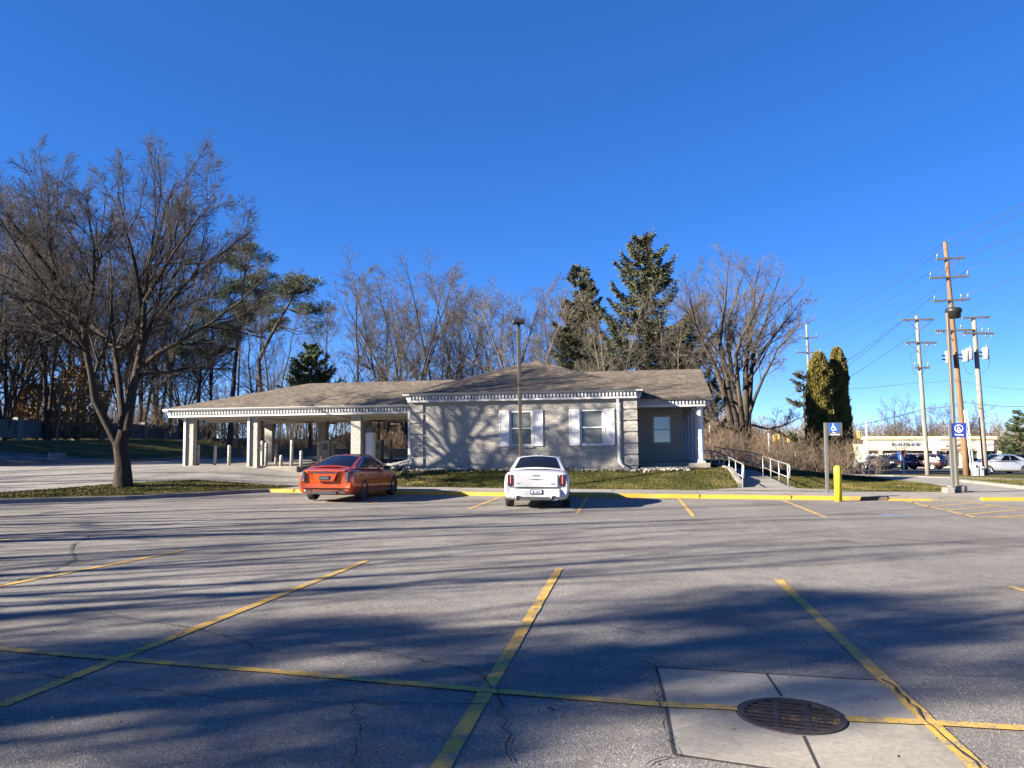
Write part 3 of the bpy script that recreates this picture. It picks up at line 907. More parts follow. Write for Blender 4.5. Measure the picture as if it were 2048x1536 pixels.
# guard posts
def guard_post(px, y, hgt, base, label, r=.075):
    x = None
    # find local x whose image column is px
    lo, hi = -20, 0
    for _ in range(40):
        mid = (lo + hi) / 2; p = bk(mid, y)
        if 1024 + FPX * p.x / (p.y * math.cos(PITCH)) < px: lo = mid
        else: hi = mid
    p = bk(lo, y, base)
    t = thing('guard_post', label, 'bollard', p, group='steel guard posts under the drive-up canopy')
    m = MB(); m.smooth = True; m.lathe([(r, -.1), (r, hgt - .06), (r * .8, hgt - .015), (.001, hgt)], 14); m.build('post', M['gpost'], t)
    m = MB(); m.smooth = True; m.lathe([(r + .004, hgt - .26), (r + .004, hgt - .22)], 14, cap=False); m.build('band', M['greypost'], t)
    return t
M['gpost'] = simple('pale_grey_post', (.29, .28, .26), .6, 0, .1, 3)
for px, y, hgt, lab in [(397, 1.2, 1.10, 'pale guard post just right of the leftmost canopy column'), (431, 1.4, 1.05, 'pale guard post standing between the two leftmost canopy columns'), (459, 1.4, 1.05, 'pale guard post just left of the second canopy column'),
                        (533, 1.6, 1.15, 'tall pale guard post beside the tube kiosk right of the second canopy column'), (553, 3.4, 1.1, 'pale guard post two places right of the second canopy column'), (563, 1.3, .55, 'short white stub post near the second drive-up island'),
                        (584, .9, 1.25, 'tall pale guard post standing in front above the orange car boot'), (603, .8, .75, 'short pale square-topped post close behind the orange car'), (637, 3.2, 1.15, 'shaded grey guard post seen just above the orange car roof'), (666, 4.2, 1.1, 'shaded grey guard post right of the middle tube kiosk above the orange car'),
                        (748, 5.4, 1.2, 'dark guard post between the white kiosk and the rear canopy column'), (765, 7.0, 1.2, 'dark guard post next to the right tube kiosk'), (782, 6.2, 1.25, 'dark guard post nearest the dark rear column')]:
    guard_post(px, y, hgt, .1, lab)
def tube_kiosk(px, y, label, hgt=1.25):
    lo, hi = -20, 0
    for _ in range(40):
        mid = (lo + hi) / 2; p = bk(mid, y)
        if 1024 + FPX * p.x / (p.y * math.cos(PITCH)) < px: lo = mid
        else: hi = mid
    t = thing('tube_kiosk', label, 'kiosk', bk(lo, y, .1), (0, 0, -TH), group='pneumatic tube kiosks under the canopy')
    m = MB(); m.cbox(-.2, .2, -.2, .2, -.05, hgt, .03); m.build('cabinet', M['gpost'], t)
    m = MB(); m.box(-.13, .13, -.215, -.2015, hgt - .5, hgt - .18); m.build('door', M['greypost'], t)
    m = MB(); m.smooth = True; m.tube([(0, .05, hgt - .02), (0, .05, 2.22)], .06, 10); m.build('pipe', M['pole_brown'], t)
tube_kiosk(522, 2.0, 'pale tube kiosk with brown pipe to the ceiling, right of the second canopy column')
tube_kiosk(654, 4.0, 'tube kiosk with brown pipe seen above the roof of the orange car')
tube_kiosk(757, 5.5, 'shaded tube kiosk with dark pipe right of the white kiosk')
t = thing('teller_kiosk', 'tall bright white kiosk with grey top against the third canopy column', 'kiosk', bk(-7.42, 1.25, .1), (0, 0, -TH))
m = MB(); m.cbox(-.17, .17, -.15, .3, 0, 1.55, .02); m.build('cabinet', M['white'], t)
m = MB(); m.cbox(-.172, .172, -.152, .302, 1.553, 1.80, .02); m.build('top', M['greypost'], t)

# white stones along the wall foot
rs = np.random.RandomState(3)
V_, F_ = [], []
def stone(p, s):
    base = [(-1, -1, -.6), (1, -1, -.6), (1, 1, -.6), (-1, 1, -.6), (-.6, -.7, .5), (.7, -.6, .55), (.6, .7, .45), (-.7, .6, .5)]
    n = len(V_); a = rs.uniform(0, 6.28); c_, s_ = math.cos(a), math.sin(a); sc = s * rs.uniform(.6, 1.2, 3)
    for b_ in base:
        q = np.array(b_) * sc * rs.uniform(.8, 1.15, 3)
        V_.append((p[0] + q[0] * c_ - q[1] * s_, p[1] + q[0] * s_ + q[1] * c_, p[2] + q[2]))
    for f in [(0, 3, 2, 1), (4, 5, 6, 7), (0, 1, 5, 4), (1, 2, 6, 5), (2, 3, 7, 6), (3, 0, 4, 7)]: F_.append([n + i for i in f])
for _ in range(900):
    a = rs.uniform(AL - .2, AR + .6); y = -.25 - abs(rs.normal(0, .22)); p = bk(a, y); stone((p.x, p.y, h(p.x, p.y) + .03), rs.uniform(.022, .06))
for _ in range(420):
    a = rs.uniform(AL - 1.7, AL + .1); y = rs.uniform(-.5, .9); p = bk(a, y); k = 1 - abs(a - (AL - .5)) / 1.6
    stone((p.x, p.y, h(p.x, p.y) + .03 + .22 * max(0, k) * rs.random()), rs.uniform(.035, .08))
for _ in range(330):
    a = rs.uniform(AR + .1, AR + 2.1); y = rs.uniform(-.5, 1.0); p = bk(a, y); stone((p.x, p.y, h(p.x, p.y) + .04), rs.uniform(.035, .075))
so_ = link(bpy.data.objects.new('edging_stones', np_mesh('edging_stones', np.array(V_), np.array(F_), M['stone'])))
tag(so_, 'band of loose white stones along the foot of the bank wall', 'stones', kind='stuff')

# ------------------------------------------------------------------ cars
def evaluated_copy(o):
    dg = bpy.context.evaluated_depsgraph_get()
    me = bpy.data.meshes.new_from_object(o.evaluated_get(dg))
    o.modifiers.clear(); o.data = me
    return o
def wheel(t, x, y, r, wd, rim, side, spokes=7):
    wt = MB(); T = Matrix.Translation((x, y, r)) @ Matrix.Rotation(R(90) * side, 4, 'Y')
    wt.smooth = True
    wt.lathe([(r * .70, -wd / 2), (r * .9, -wd / 2), (r * .985, -wd * .38), (r, -wd * .2), (r, wd * .2), (r * .985, wd * .38), (r * .9, wd / 2), (r * .70, wd / 2 + .004)], 32, T, cap=False)
    root = wt.build('wheel', M['rubber'], t)
    m = MB(); m.smooth = True
    m.lathe([(r * .71, wd / 2 - .012), (r * .73, wd / 2 + .004), (r * .69, wd / 2 - .004), (r * .66, wd * .2), (r * .66, -wd / 2)], 32, T, cap=False)
    m.smooth = False
    for k in range(spokes):
        Tk = T @ Matrix.Rotation(2 * math.pi * k / spokes, 4, 'Z')
        m.slab([(-.028, r * .1, wd * .34), (.028, r * .1, wd * .34), (.04, r * .69, wd * .42), (-.04, r * .69, wd * .42)], (0, 0, -.03), Tk)
    m.lathe([(r * .17, wd * .2), (r * .17, wd * .37), (r * .1, wd * .40), (.001, wd * .40)], 16, T)
    m.build('rim', M[rim], root)
    m = MB(); m.lathe([(.001, wd * .02), (r * .60, wd * .02)], 24, T, cap=False); m.build('brake_disc', M['plastic'], root, fix=False)
    return root

def loft_car(t, p, paint):
    """p: dict with L,W,H, belt stations, cabin corners"""
    W = p['W'] / 2; st = p['st']
    m = MB(); m.smooth = True
    rings = []
    for (y, wf, zb, zt, sh) in st:
        w_ = W * wf
        zm = zb + (zt - zb) * .5
        rings.append([(0, y, zb), (w_ * .6, y, zb), (w_ * .93, y, zb + .03), (w_ * .995, y, zb + .16), (w_, y, zm), (w_ * .985, y, zt - .16 * sh), (w_ * .93, y, zt - .045), (w_ * .72, y, zt), (0, y, zt + .02)])
    k = 9
    full = []
    for r in rings:
        full.append(r + [(-x, y, z) for x, y, z in reversed(r[1:-1])])
    n = len(full[0])
    m.add([v for r in full for v in r], [(i * n + j, i * n + (j + 1) % n, (i + 1) * n + (j + 1) % n, (i + 1) * n + j) for i in range(len(full) - 1) for j in range(n)])
    m.add(full[0], [tuple(range(n))]); m.add(full[-1], [tuple(range(n - 1, -1, -1))])
    b = m.build('body', [M[paint], M['plastic']], t)
    bm = bmesh.new(); bm.from_mesh(b.data); bmesh.ops.remove_doubles(bm, verts=bm.verts, dist=.0005); bmesh.ops.recalc_face_normals(bm, faces=bm.faces); bm.to_mesh(b.data); bm.free()
    sb = b.modifiers.new('s', 'SUBSURF'); sb.levels = 2; sb.render_levels = 2
    evaluated_copy(b)
    if p.get('arch'):
        for yw in p['wy']:
            for s in (-1, 1):
                c = MB(); c.mi = 0; c.lathe([(p['arch'], -.16), (p['arch'], .4)], 36, Matrix.Translation((s * W, yw, p['wr'])) @ Matrix.Rotation(R(90) * s, 4, 'Y'))
                co = c.build('cutter', [M['plastic']])
                bo = b.modifiers.new('b', 'BOOLEAN'); bo.object = co; bo.operation = 'DIFFERENCE'; bo.solver = 'EXACT'
                try: bo.material_mode = 'TRANSFER'
                except Exception: pass
                bpy.context.view_layer.update()
                evaluated_copy(b)
                bpy.data.objects.remove(co)
    for f in b.data.polygons: f.use_smooth = True
    try: b.data.set_sharp_from_angle(angle=R(38))
    except Exception: pass
    return b

def patch(m, A, B, C, D, bulge, n, ns=10, nt_=6, s0=0, s1=1, t0=0, t1=1, off=0):
    """bulged ruled patch: bottom A-B, top D-C, outward direction n"""
    A, B, C, D = map(Vector, (A, B, C, D)); n = Vector(n).normalized(); vs = []; fs = []
    for j in range(nt_ + 1):
        tt = t0 + (t1 - t0) * j / nt_
        for i in range(ns + 1):
            ss = s0 + (s1 - s0) * i / ns
            p = (A.lerp(B, ss)).lerp(D.lerp(C, ss), tt)
            p = p + n * (bulge * (1 - (2 * ss - 1) ** 2) + .03 * (1 - (2 * tt - 1) ** 2) + off)
            vs.append(p)
    w_ = ns + 1
    for j in range(nt_):
        for i in range(ns): fs.append((j * w_ + i, j * w_ + i + 1, (j + 1) * w_ + i + 1, (j + 1) * w_ + i))
    m.add(vs, fs)

def cabin(t, c, paint, glass='carglass', sky_dark_roof=False):
    """c: rear/front bottom (y,z,halfw) and top"""
    rb_, fb, rt, ft = c['rb'], c['fb'], c['rt'], c['ft']
    P = {}
    for nme, (y, z, hw) in (('rb', rb_), ('fb', fb), ('rt', rt), ('ft', ft)):
        P[nme + 'l'] = Vector((-hw, y, z)); P[nme + 'r'] = Vector((hw, y, z))
    m = MB(); m.smooth = True
    br, bs = c.get('br', .10), c.get('bs', .05)
    patch(m, P['rbl'], P['rbr'], P['rtr'], P['rtl'], br, (0, -1, .6))
    patch(m, P['fbr'], P['fbl'], P['ftl'], P['ftr'], br, (0, 1, .6))
    patch(m, P['rbr'], P['fbr'], P['ftr'], P['rtr'], bs, (1, 0, .15), 14)
    patch(m, P['fbl'], P['rbl'], P['rtl'], P['ftl'], bs, (-1, 0, .15), 14)
    # roof skin
    vs = []; fs = []; n1, n2 = 10, 12
    for j in range(n2 + 1):
        tt = j / n2
        for i in range(n1 + 1):
            ss = i / n1
            a = P['rtl'].lerp(P['rtr'], ss); b_ = P['ftl'].lerp(P['ftr'], ss); p = a.lerp(b_, tt)
            # follow the bulges at the rim
            edge_y = br * (1 - (2 * ss - 1) ** 2) * (-(1 - tt) ** 2 + tt ** 2)
            edge_x = bs * (1 - (2 * tt - 1) ** 2) * (2 * ss - 1) * .98
            crown = c['crown'] * (1 - (2 * ss - 1) ** 4) * (1 - (2 * tt - 1) ** 4) + br * .6 * (1 - (2 * ss - 1) ** 2) * ((2 * tt - 1) ** 2) * .86
            vs.append(p + Vector((edge_x, edge_y * .86, crown)))
    w_ = n1 + 1
    for j in range(n2):
        for i in range(n1): fs.append((j * w_ + i, j * w_ + i + 1, (j + 1) * w_ + i + 1, (j + 1) * w_ + i))
    rm = MB(); rm.smooth = True; rm.add(vs, fs)
    rf = rm.build('roof', M['carglass'] if sky_dark_roof else M[paint], t)  # dark glass colour stands in for the sky mirrored in the painted roof
    cb = m.build('pillars', M[paint], t)
    g = MB(); g.smooth = True
    patch(g, P['rbl'], P['rbr'], P['rtr'], P['rtl'], br, (0, -1, .6), s0=.07, s1=.93, t0=.10, t1=.93, off=.006)
    g.build('rear_window', M[glass], t)
    g = MB(); g.smooth = True
    patch(g, P['fbr'], P['fbl'], P['ftl'], P['ftr'], br, (0, 1, .6), s0=.06, s1=.94, t0=.08, t1=.94, off=.006)
    g.build('windscreen', M[glass], t)
    for s, (a, b_, c_, d) in ((1, (P['rbr'], P['fbr'], P['ftr'], P['rtr'])), (-1, (P['fbl'], P['rbl'], P['rtl'], P['ftl']))):
        for (x0, x1) in c.get('sw', [(.17, .46), (.49, .80)]):
            if s < 0: x0, x1 = 1 - x1, 1 - x0
            g = MB(); g.smooth = True
            patch(g, a, b_, c_, d, bs, (s, 0, .15), 8, 6, x0, x1, .09, .92, .006)
            g.build('side_window', M[glass], t)
    return rf

def rr_box(m, x0, x1, y0, y1, z0, z1, c=.02):
    """box with chamfers, long in x-z, facing -y"""
    T = Matrix.Translation((0, y1, 0)) @ Matrix.Rotation(R(90), 4, 'X')
    m.cbox(x0, x1, z0, z1, 0, y1 - y0, c, T)

def door_gaps(t, p, ys):
    st = [r for r in p['st'][1:]]
    Y = [r[0] for r in st]
    for y in ys:
        wf, zb, zt, sh = [float(np.interp(y, Y, [r[k] for r in st])) for k in (1, 2, 3, 4)]
        w_ = p['W'] / 2 * wf; zm = zb + (zt - zb) * .5
        for s in (-1, 1):
            m = MB(); m.smooth = True; m.tube([(s * w_ * .985, y, zb + .12), (s * (w_ - .002), y, zm - .05), (s * (w_ - .004), y, zm + .06), (s * w_ * .982, y, zt - .17)], .007, 5)
            m.build('door_gap', M['plastic'], t)
# --- white saloon
wc = thing('parked_car', 'white saloon car parked nose to the kerb in front of the bank windows', 'car', (gz(1071, 1013).x, 21.9, 0), (0, 0, R(-4.0)), 'cars parked at the bank kerb')
PW_ = dict(L=5.0, W=1.90, wr=.36, arch=.41, wy=(1.02, 4.07), st=[(.06, .80, .42, .86, 1), (.0, .90, .36, .90, 1), (.04, .965, .26, 1.00, 1), (.22, .99, .22, 1.075, 1), (.8, 1.0, .2, 1.085, 1), (1.6, .995, .18, 1.05, 1), (2.6, .99, .18, 1.02, 1), (3.5, .995, .18, 1.0, 1), (4.3, .98, .2, .96, 1), (4.75, .93, .22, .9, 1), (4.95, .85, .26, .82, 1), (5.0, .74, .34, .72, 1)])
loft_car(wc, PW_, 'car_white')
cabin(wc, dict(rb=(.62, 1.06, .80), fb=(3.75, .99, .82), rt=(1.45, 1.43, .60), ft=(2.75, 1.44, .62), crown=.04, br=.12, bs=.05, sw=[(.22, .44), (.47, .70)]), 'car_white')
for y in PW_['wy']:
    for s in (-1, 1): wheel(wc, s * .83, y, .36, .24, 'rim', s, 9)
door_gaps(wc, PW_, (1.5, 2.6, 3.6))
m = MB(); rr_box(m, -.62, .62, -.012, .06, .60, .975, .03); m.build('boot_lid', M['car_white'], wc)
m = MB(); rr_box(m, -.70, .70, -.055, .06, .30, .575, .05); rr_box(m, -.34, .34, -.06, -.05, .44, .53, .01); m.build('bumper', M['car_white'], wc)
for s in (-1, 1):
    x0, x1 = sorted((s * .64, s * .83))
    m = MB(); rr_box(m, x0, x1, .0, .12, .66, .97, .03); tl = m.build('tail_light', M['tail'], wc)
    m = MB(); rr_box(m, (x0 + x1) / 2 - .022, (x0 + x1) / 2 + .022, -.006, .02, .70, .95, .012); m.build('clear_strip', M['tail_clear'], tl)
    m = MB(); rr_box(m, x0 + .02, x1 - .01, -.004, .02, .635, .662, .008); m.build('trim', M['chrome'], tl)
    m = MB(); m.smooth = True; m.lathe([(.056, -.02), (.072, .085), (.064, .09), (.054, .05), (.05, -.2)], 18, Matrix.Translation((s * .50, -.01, .315)) @ Matrix.Rotation(R(90), 4, 'X') @ Matrix.Scale(1.25, 4, (1, 0, 0)), cap=False); ex = m.build('exhaust_tip', M['chrome'], wc, fix=False)
    m = MB(); m.lathe([(.001, .07), (.06, .07)], 16, Matrix.Translation((s * .50, -.01, .315)) @ Matrix.Rotation(R(90), 4, 'X') @ Matrix.Scale(1.2, 4, (1, 0, 0)), cap=False); m.build('bore', M['dark'], ex, fix=False)
    m = MB(); m.smooth = True; T = Matrix.Translation((s * 1.0, 3.1, 1.03)); m.cbox(-.11, .11, -.05, .06, -.07, .08, .03, T); m.tube([(s * .86, 3.12, .99), (s * .95, 3.12, 1.0)], .025, 6); mi = m.build('mirror', M['plastic'], wc)
    m = MB(); m.box(-.085, .085, -.056, -.0515, -.05, .06, T); m.build('mirror_glass', M['pane'], mi)
m = MB(); rr_box(m, -.175, .175, -.078, -.06, .425, .56, .008); pl = m.build('number_plate', M['plastic'], wc)
m = MB(); rr_box(m, -.145, .145, -.084, -.077, .452, .533, .006); pf = m.build('plate_face', M['plate_w'], pl)
m = MB()
for k, xx in enumerate((-.11, -.085, -.06, .0, .028, .056, .084)): m.box(xx - .009, xx + .010, -.0862, -.0842, .466, .520)
m.build('plate_characters', M['plate_ink'], pl)
m = MB(); rr_box(m, -.11, .11, -.024, .0, .925, .955, .01); m.build('brake_light', M['tail'], wc)
m = MB(); m.slab([(-.22, -.02, .845), (-.03, -.026, .832), (.03, -.026, .832), (.22, -.02, .845), (.03, -.026, .852), (-.03, -.026, .852)], (0, .012, 0)); m.build('winged_emblem', M['chrome'], wc)
m = MB()
for k in range(4): m.box(.40 + k * .035, .425 + k * .035, -.02, -.0125, .70, .728)
for k in range(3): m.box(-.56 + k * .035, -.535 + k * .035, -.02, -.0125, .715, .733)
m.build('badge', M['greypost'], wc)
m = MB(); m.box(-.62, .62, -.003, .02, .577, .594); m.build('shut_line', M['plastic'], wc)
m = MB(); m.smooth = True; m.lathe([(.05, 0), (.035, .04), (.001, .055)], 12, Matrix.Translation((0, 1.62, 1.475)) @ Matrix.Scale(1.6, 4, (0, 1, 0))); m.build('aerial_fin', M['plastic'], wc)
m = MB(); m.cbox(-.42, .42, 1.95, 2.5, 1.46, 1.492, .02); m.build('sunroof', M['carglass'], wc)

# --- burnt orange saloon
oc = thing('parked_car', 'burnt orange metallic saloon car with black wheels, parked left of the white car', 'car', (gz(645, 1003).x * .965, 24.15, .02), (0, 0, R(-10.5)), 'cars parked at the bank kerb')
PO = dict(L=4.75, W=1.88, wr=.345, arch=.385, wy=(.98, 3.85), st=[(.1, .76, .40, .86, 1), (.02, .88, .34, .93, 1), (.06, .955, .25, 1.015, 1), (.22, .985, .21, 1.045, 1), (.8, 1.0, .19, 1.03, 1), (1.6, .985, .18, .99, 1), (2.6, .985, .17, .96, 1), (3.4, .995, .17, .94, 1), (4.1, .975, .19, .89, 1), (4.5, .91, .21, .82, 1), (4.7, .80, .25, .74, 1), (4.75, .68, .33, .66, 1)])
loft_car(oc, PO, 'car_orange')
cabin(oc, dict(rb=(.42, 1.03, .78), fb=(3.72, .935, .80), rt=(1.65, 1.385, .57), ft=(2.55, 1.40, .58), crown=.045, br=.14, bs=.06, sw=[(.11, .27), (.28, .50), (.51, .80)]), 'car_orange', sky_dark_roof=True)
for y in PO['wy']:
    for s in (-1, 1): wheel(oc, s * .82, y, .345, .245, 'rim_dark', s, 10)
door_gaps(oc, PO, (1.42, 2.42, 3.3))
m = MB(); m.slab([(-.66, .0, 1.0), (.66, .0, 1.0), (.70, .30, 1.055), (-.70, .30, 1.055)], (0, -.01, -.035)); m.build('spoiler_lip', M['car_orange'], oc)
m = MB(); m.slab([(-.40, -.0, .90), (.40, -.0, .90), (.30, -.03, .66), (-.30, -.03, .66)], (0, .05, 0)); m.build('boot_panel', M['car_orange'], oc)
m = MB(); rr_box(m, -.42, .42, -.03, .05, .905, .93, .008); m.build('chrome_bar', M['chrome'], oc)
m = MB(); rr_box(m, -.17, .17, -.045, -.02, .69, .83, .008); pl = m.build('number_plate', M['plate_d'], oc)
m = MB()
for k, xx in enumerate((-.11, -.07, -.03, .01, .05, .09)): m.box(xx, xx + .018, -.0475, -.0452, .735, .79)
m.build('plate_characters', M['greypost'], pl)
for s in (-1, 1):
    x0, x1 = sorted((s * .66, s * .79))
    m = MB(); rr_box(m, x0, x1, .0, .14, .62, .96, .03); tl = m.build('tail_light', M['tail_smoke'], oc)
    x2, x3 = sorted((s * .60, s * .80)); m = MB(); m.slab([(x2, .06, .985), (x3, .16, .985), (x3, .16, .94), (x2, .03, .94)], (0, .05, 0)); m.build('upper_lens', M['tail_smoke'], tl)
    m = MB(); rr_box(m, (x0 + x1) / 2 - .035, (x0 + x1) / 2 - .012, -.006, .03, .65, .70, .006); rr_box(m, (x0 + x1) / 2 + .012, (x0 + x1) / 2 + .035, -.006, .03, .65, .70, .006); m.build('reflector', M['tail_clear'], tl)
    m = MB(); rr_box(m, s * .56 - .13, s * .56 + .13, -.01, .1, .30, .385, .03); ex = m.build('exhaust_tip', M['chrome'], oc)
    m = MB(); rr_box(m, s * .56 - .105, s * .56 + .105, -.016, .0, .318, .367, .02); m.build('bore', M['dark'], ex)
    T = Matrix.Translation((s * .99, 2.95, .99)); m = MB(); m.cbox(-.11, .11, -.05, .07, -.06, .07, .03, T); m.tube([(s * .84, 2.98, .95), (s * .93, 2.98, .96)], .025, 6); m.build('mirror', M['plastic'], oc)
    m = MB()
    for yy in (1.75, 2.75): m.box(min(s * .918, s * .945), max(s * .918, s * .945), yy - .09, yy + .09, .80, .825)
    m.build('door_handles', M['car_orange'], oc)
    m = MB(); m.box(min(s * .90, s * .95), max(s * .90, s * .95), 1.45, 3.35, .225, .25); m.build('sill_trim', M['chrome'], oc)
m = MB(); rr_box(m, -.78, .78, .0, .1, .43, .452, .008); m.build('bumper_crease', M['plastic'], oc)
m = MB(); rr_box(m, -.42, .42, .0, .12, .24, .37, .03); m.build('diffuser', M['plastic'], oc)
m = MB(); rr_box(m, -.06, .06, -.022, .0, .955, .985, .008); m.build('emblem', M['chrome'], oc)
m = MB(); m.box(.37, .45, -.018, .0, .945, .957); m.box(-.5, -.44, -.018, .0, .945, .957); m.build('badge', M['chrome'], oc)
m = MB(); m.smooth = True; m.lathe([(.05, 0), (.035, .05), (.001, .07)], 12, Matrix.Translation((0, 1.72, 1.425)) @ Matrix.Scale(1.8, 4, (0, 1, 0))); m.build('aerial_fin', M['car_orange'], oc)

# ------------------------------------------------------------------ text helper
def text_mesh(body, size, mat, parent, loc, rot, name='lettering', align='CENTER', ext=.003):
    c = bpy.data.curves.new(name, 'FONT'); c.body = body; c.size = size; c.align_x = align; c.extrude = ext
    o = bpy.data.objects.new(name, c); COL.objects.link(o)
    me = bpy.data.meshes.new_from_object(o.evaluated_get(bpy.context.evaluated_depsgraph_get()))
    bpy.data.objects.remove(o)
    me.materials.clear(); me.materials.append(mat)
    q = link(bpy.data.objects.new(name, me), parent); q.location = loc; q.rotation_euler = rot
    return q
def wheelchair(m, cx, cz, s, y):
    """access symbol in the x-z plane at y, size s"""
    def stroke(pts, wd):
        P = [Vector((p[0], 0, p[1])) for p in pts]
        for a, b_ in zip(P, P[1:]):
            t = (b_ - a).normalized(); n = Vector((-t.z, 0, t.x)) * wd / 2
            a2, b2 = a - t * wd * .3, b_ + t * wd * .3
            m.slab([(cx + v.x * s, y, cz + v.z * s) for v in (a2 + n, b2 + n, b2 - n, a2 - n)], (0, -.004, 0))
    m.slab([(cx + s * (-.08 + .085 * math.cos(k * .524)), y, cz + s * (.42 + .085 * math.sin(k * .524))) for k in range(12)], (0, -.004, 0))
    stroke([(-.07, .3), (-.04, -.05), (.2, -.07), (.3, -.33), (.4, -.28)], .085)
    stroke([(-.06, .14), (.17, .12)], .075)
    stroke([(-.02 + .27 * math.cos(a), -.15 + .27 * math.sin(a)) for a in np.linspace(R(125), R(335), 12)], .075)

# van accessible sign
p = gz(1655, 985, .15); vs_ = thing('parking_sign', 'charcoal van accessible sign with blue wheelchair square left of the yellow bollard', 'sign', (p.x, p.y, .13), (0, 0, R(-9.6)))
HT = 2.44
m = MB(); m.cbox(-.055, .055, -.04, .04, -.1, HT, .008); m.build('post', M['greypost'], vs_)
m = MB(); m.cbox(.056, .55, -.03, .03, HT - .45, HT, .004); m.build('panel', M['signgrey'], vs_)
m = MB(); m.box(.10, .42, -.034, -.0305, HT - .31, HT - .02); m.build('blue_square', M['signblue'], vs_)
m = MB(); wheelchair(m, .26, HT - .165, .25, -.0345); m.build('wheelchair_symbol', M['signwhite'], vs_)
text_mesh('Van', .075, M['signwhite'], vs_, (.27, -.0325, HT - .37), (R(90), 0, 0))
text_mesh('Accessible', .075, M['signwhite'], vs_, (.30, -.0325, HT - .435), (R(90), 0, 0))
# yellow bollard
p = gz(1677, 1003); bo = thing('bollard', 'yellow plastic-sleeved bollard standing at the kerb', 'bollard', (p.x, p.y, 0))
m = MB(); m.smooth = True; m.lathe([(.115, -.05), (.115, 1.05), (.10, 1.10), (.06, 1.135), (.001, 1.145)], 20); m.build('sleeve', M['bollard'], bo)
# lamp post right
def lamp_post(loc, label, hgt, lean, mat, yaw=0, wide=.11):
    t = thing('lamp_post', label, 'lamp post', loc, (0, R(lean), yaw), group='car park lamp posts')
    m = MB(); m.cbox(-wide / 2, wide / 2, -wide / 2, wide / 2, -.1, hgt, .012); m.build('pole', mat, t)
    m = MB(); m.cbox(-.14, .14, -.14, .14, .02, .06, .01); m.build('base_plate', M['bronze'], t)
    return t
p = gz(1915, 984, .15); lp = lamp_post((p.x, p.y, .15), 'tall bronze lamp post coloured as sunlit, with black head, beside the royal blue parking sign', 6.35, -.75, M['bronze_lit'])
m = MB(); m.smooth = True; m.lathe([(.30, -.2), (.30, .20), (.27, .225), (.001, .225)], 24); m.build('concrete_base', M['kerb'], lp)
m = MB(); m.smooth = True
m.tube([(0, 0, 6.2), (0, 0, 6.32), (.06, 0, 6.40), (.2, 0, 6.42)], .045, 8)
m.lathe([(.02, 6.50), (.22, 6.46), (.27, 6.40), (.27, 6.30), (.23, 6.28), (.22, 6.10), (.001, 6.09)], 20, Matrix.Translation((.22, 0, .05))); m.build('lamp_head', M['black'], lp)
p2 = at(1902, 900, p.y - .35); ps = thing('parking_sign', 'royal blue Parking sign with circled wheelchair on a grey post at the right lamp post', 'sign', (p2.x + .02, p2.y, .13), (0, R(-.75), R(-9.6)))
HT = 2.42
m = MB(); m.cbox(-.05, .05, -.05, .05, -.1, HT, .008); m.build('post', M['greypost'], ps)
m = MB(); m.cbox(.051, .53, -.03, .03, HT - .50, HT, .004); m.build('panel', M['signblue2'], ps)
m = MB(); wheelchair(m, .28, HT - .19, .20, -.0305)
ring = [(.28 + .135 * math.cos(a), HT - .19 + .135 * math.sin(a)) for a in np.linspace(0, 2 * math.pi, 33)]
ring2 = [(.28 + .120 * math.cos(a), HT - .19 + .120 * math.sin(a)) for a in np.linspace(0, 2 * math.pi, 33)]
for i in range(32): m.slab([(ring[i][0], -.0305, ring[i][1]), (ring[i + 1][0], -.0305, ring[i + 1][1]), (ring2[i + 1][0], -.0305, ring2[i + 1][1]), (ring2[i][0], -.0305, ring2[i][1])], (0, -.004, 0))
m.build('wheelchair_symbol', M['signwhite'], ps)
text_mesh('Parking', .09, M['signwhite'], ps, (.28, -.0325, HT - .43), (R(90), 0, 0))
m = MB(); m.cbox(-.28, .0, -.2, .3, -.2, .2, .03); m.build('footing', M['kerb'], ps)
# centre lamp post
p = at(1043, 930, 29.2); lp2 = lamp_post((p.x, 29.2, h(p.x, 29.2)), 'thin weathered brown lamp post with a flat shoebox head, behind the white car', 6.25, -1.0, M['bronze'], wide=.13)
m = MB(); m.cbox(-.21, .23, -.3, .3, 6.30, 6.42, .03); m.cbox(-.07, .07, -.07, .07, 6.15, 6.2995, .01); m.box(-.03, .03, .02, .2, 6.2, 6.299); m.build('lamp_head', M['black'], lp2)

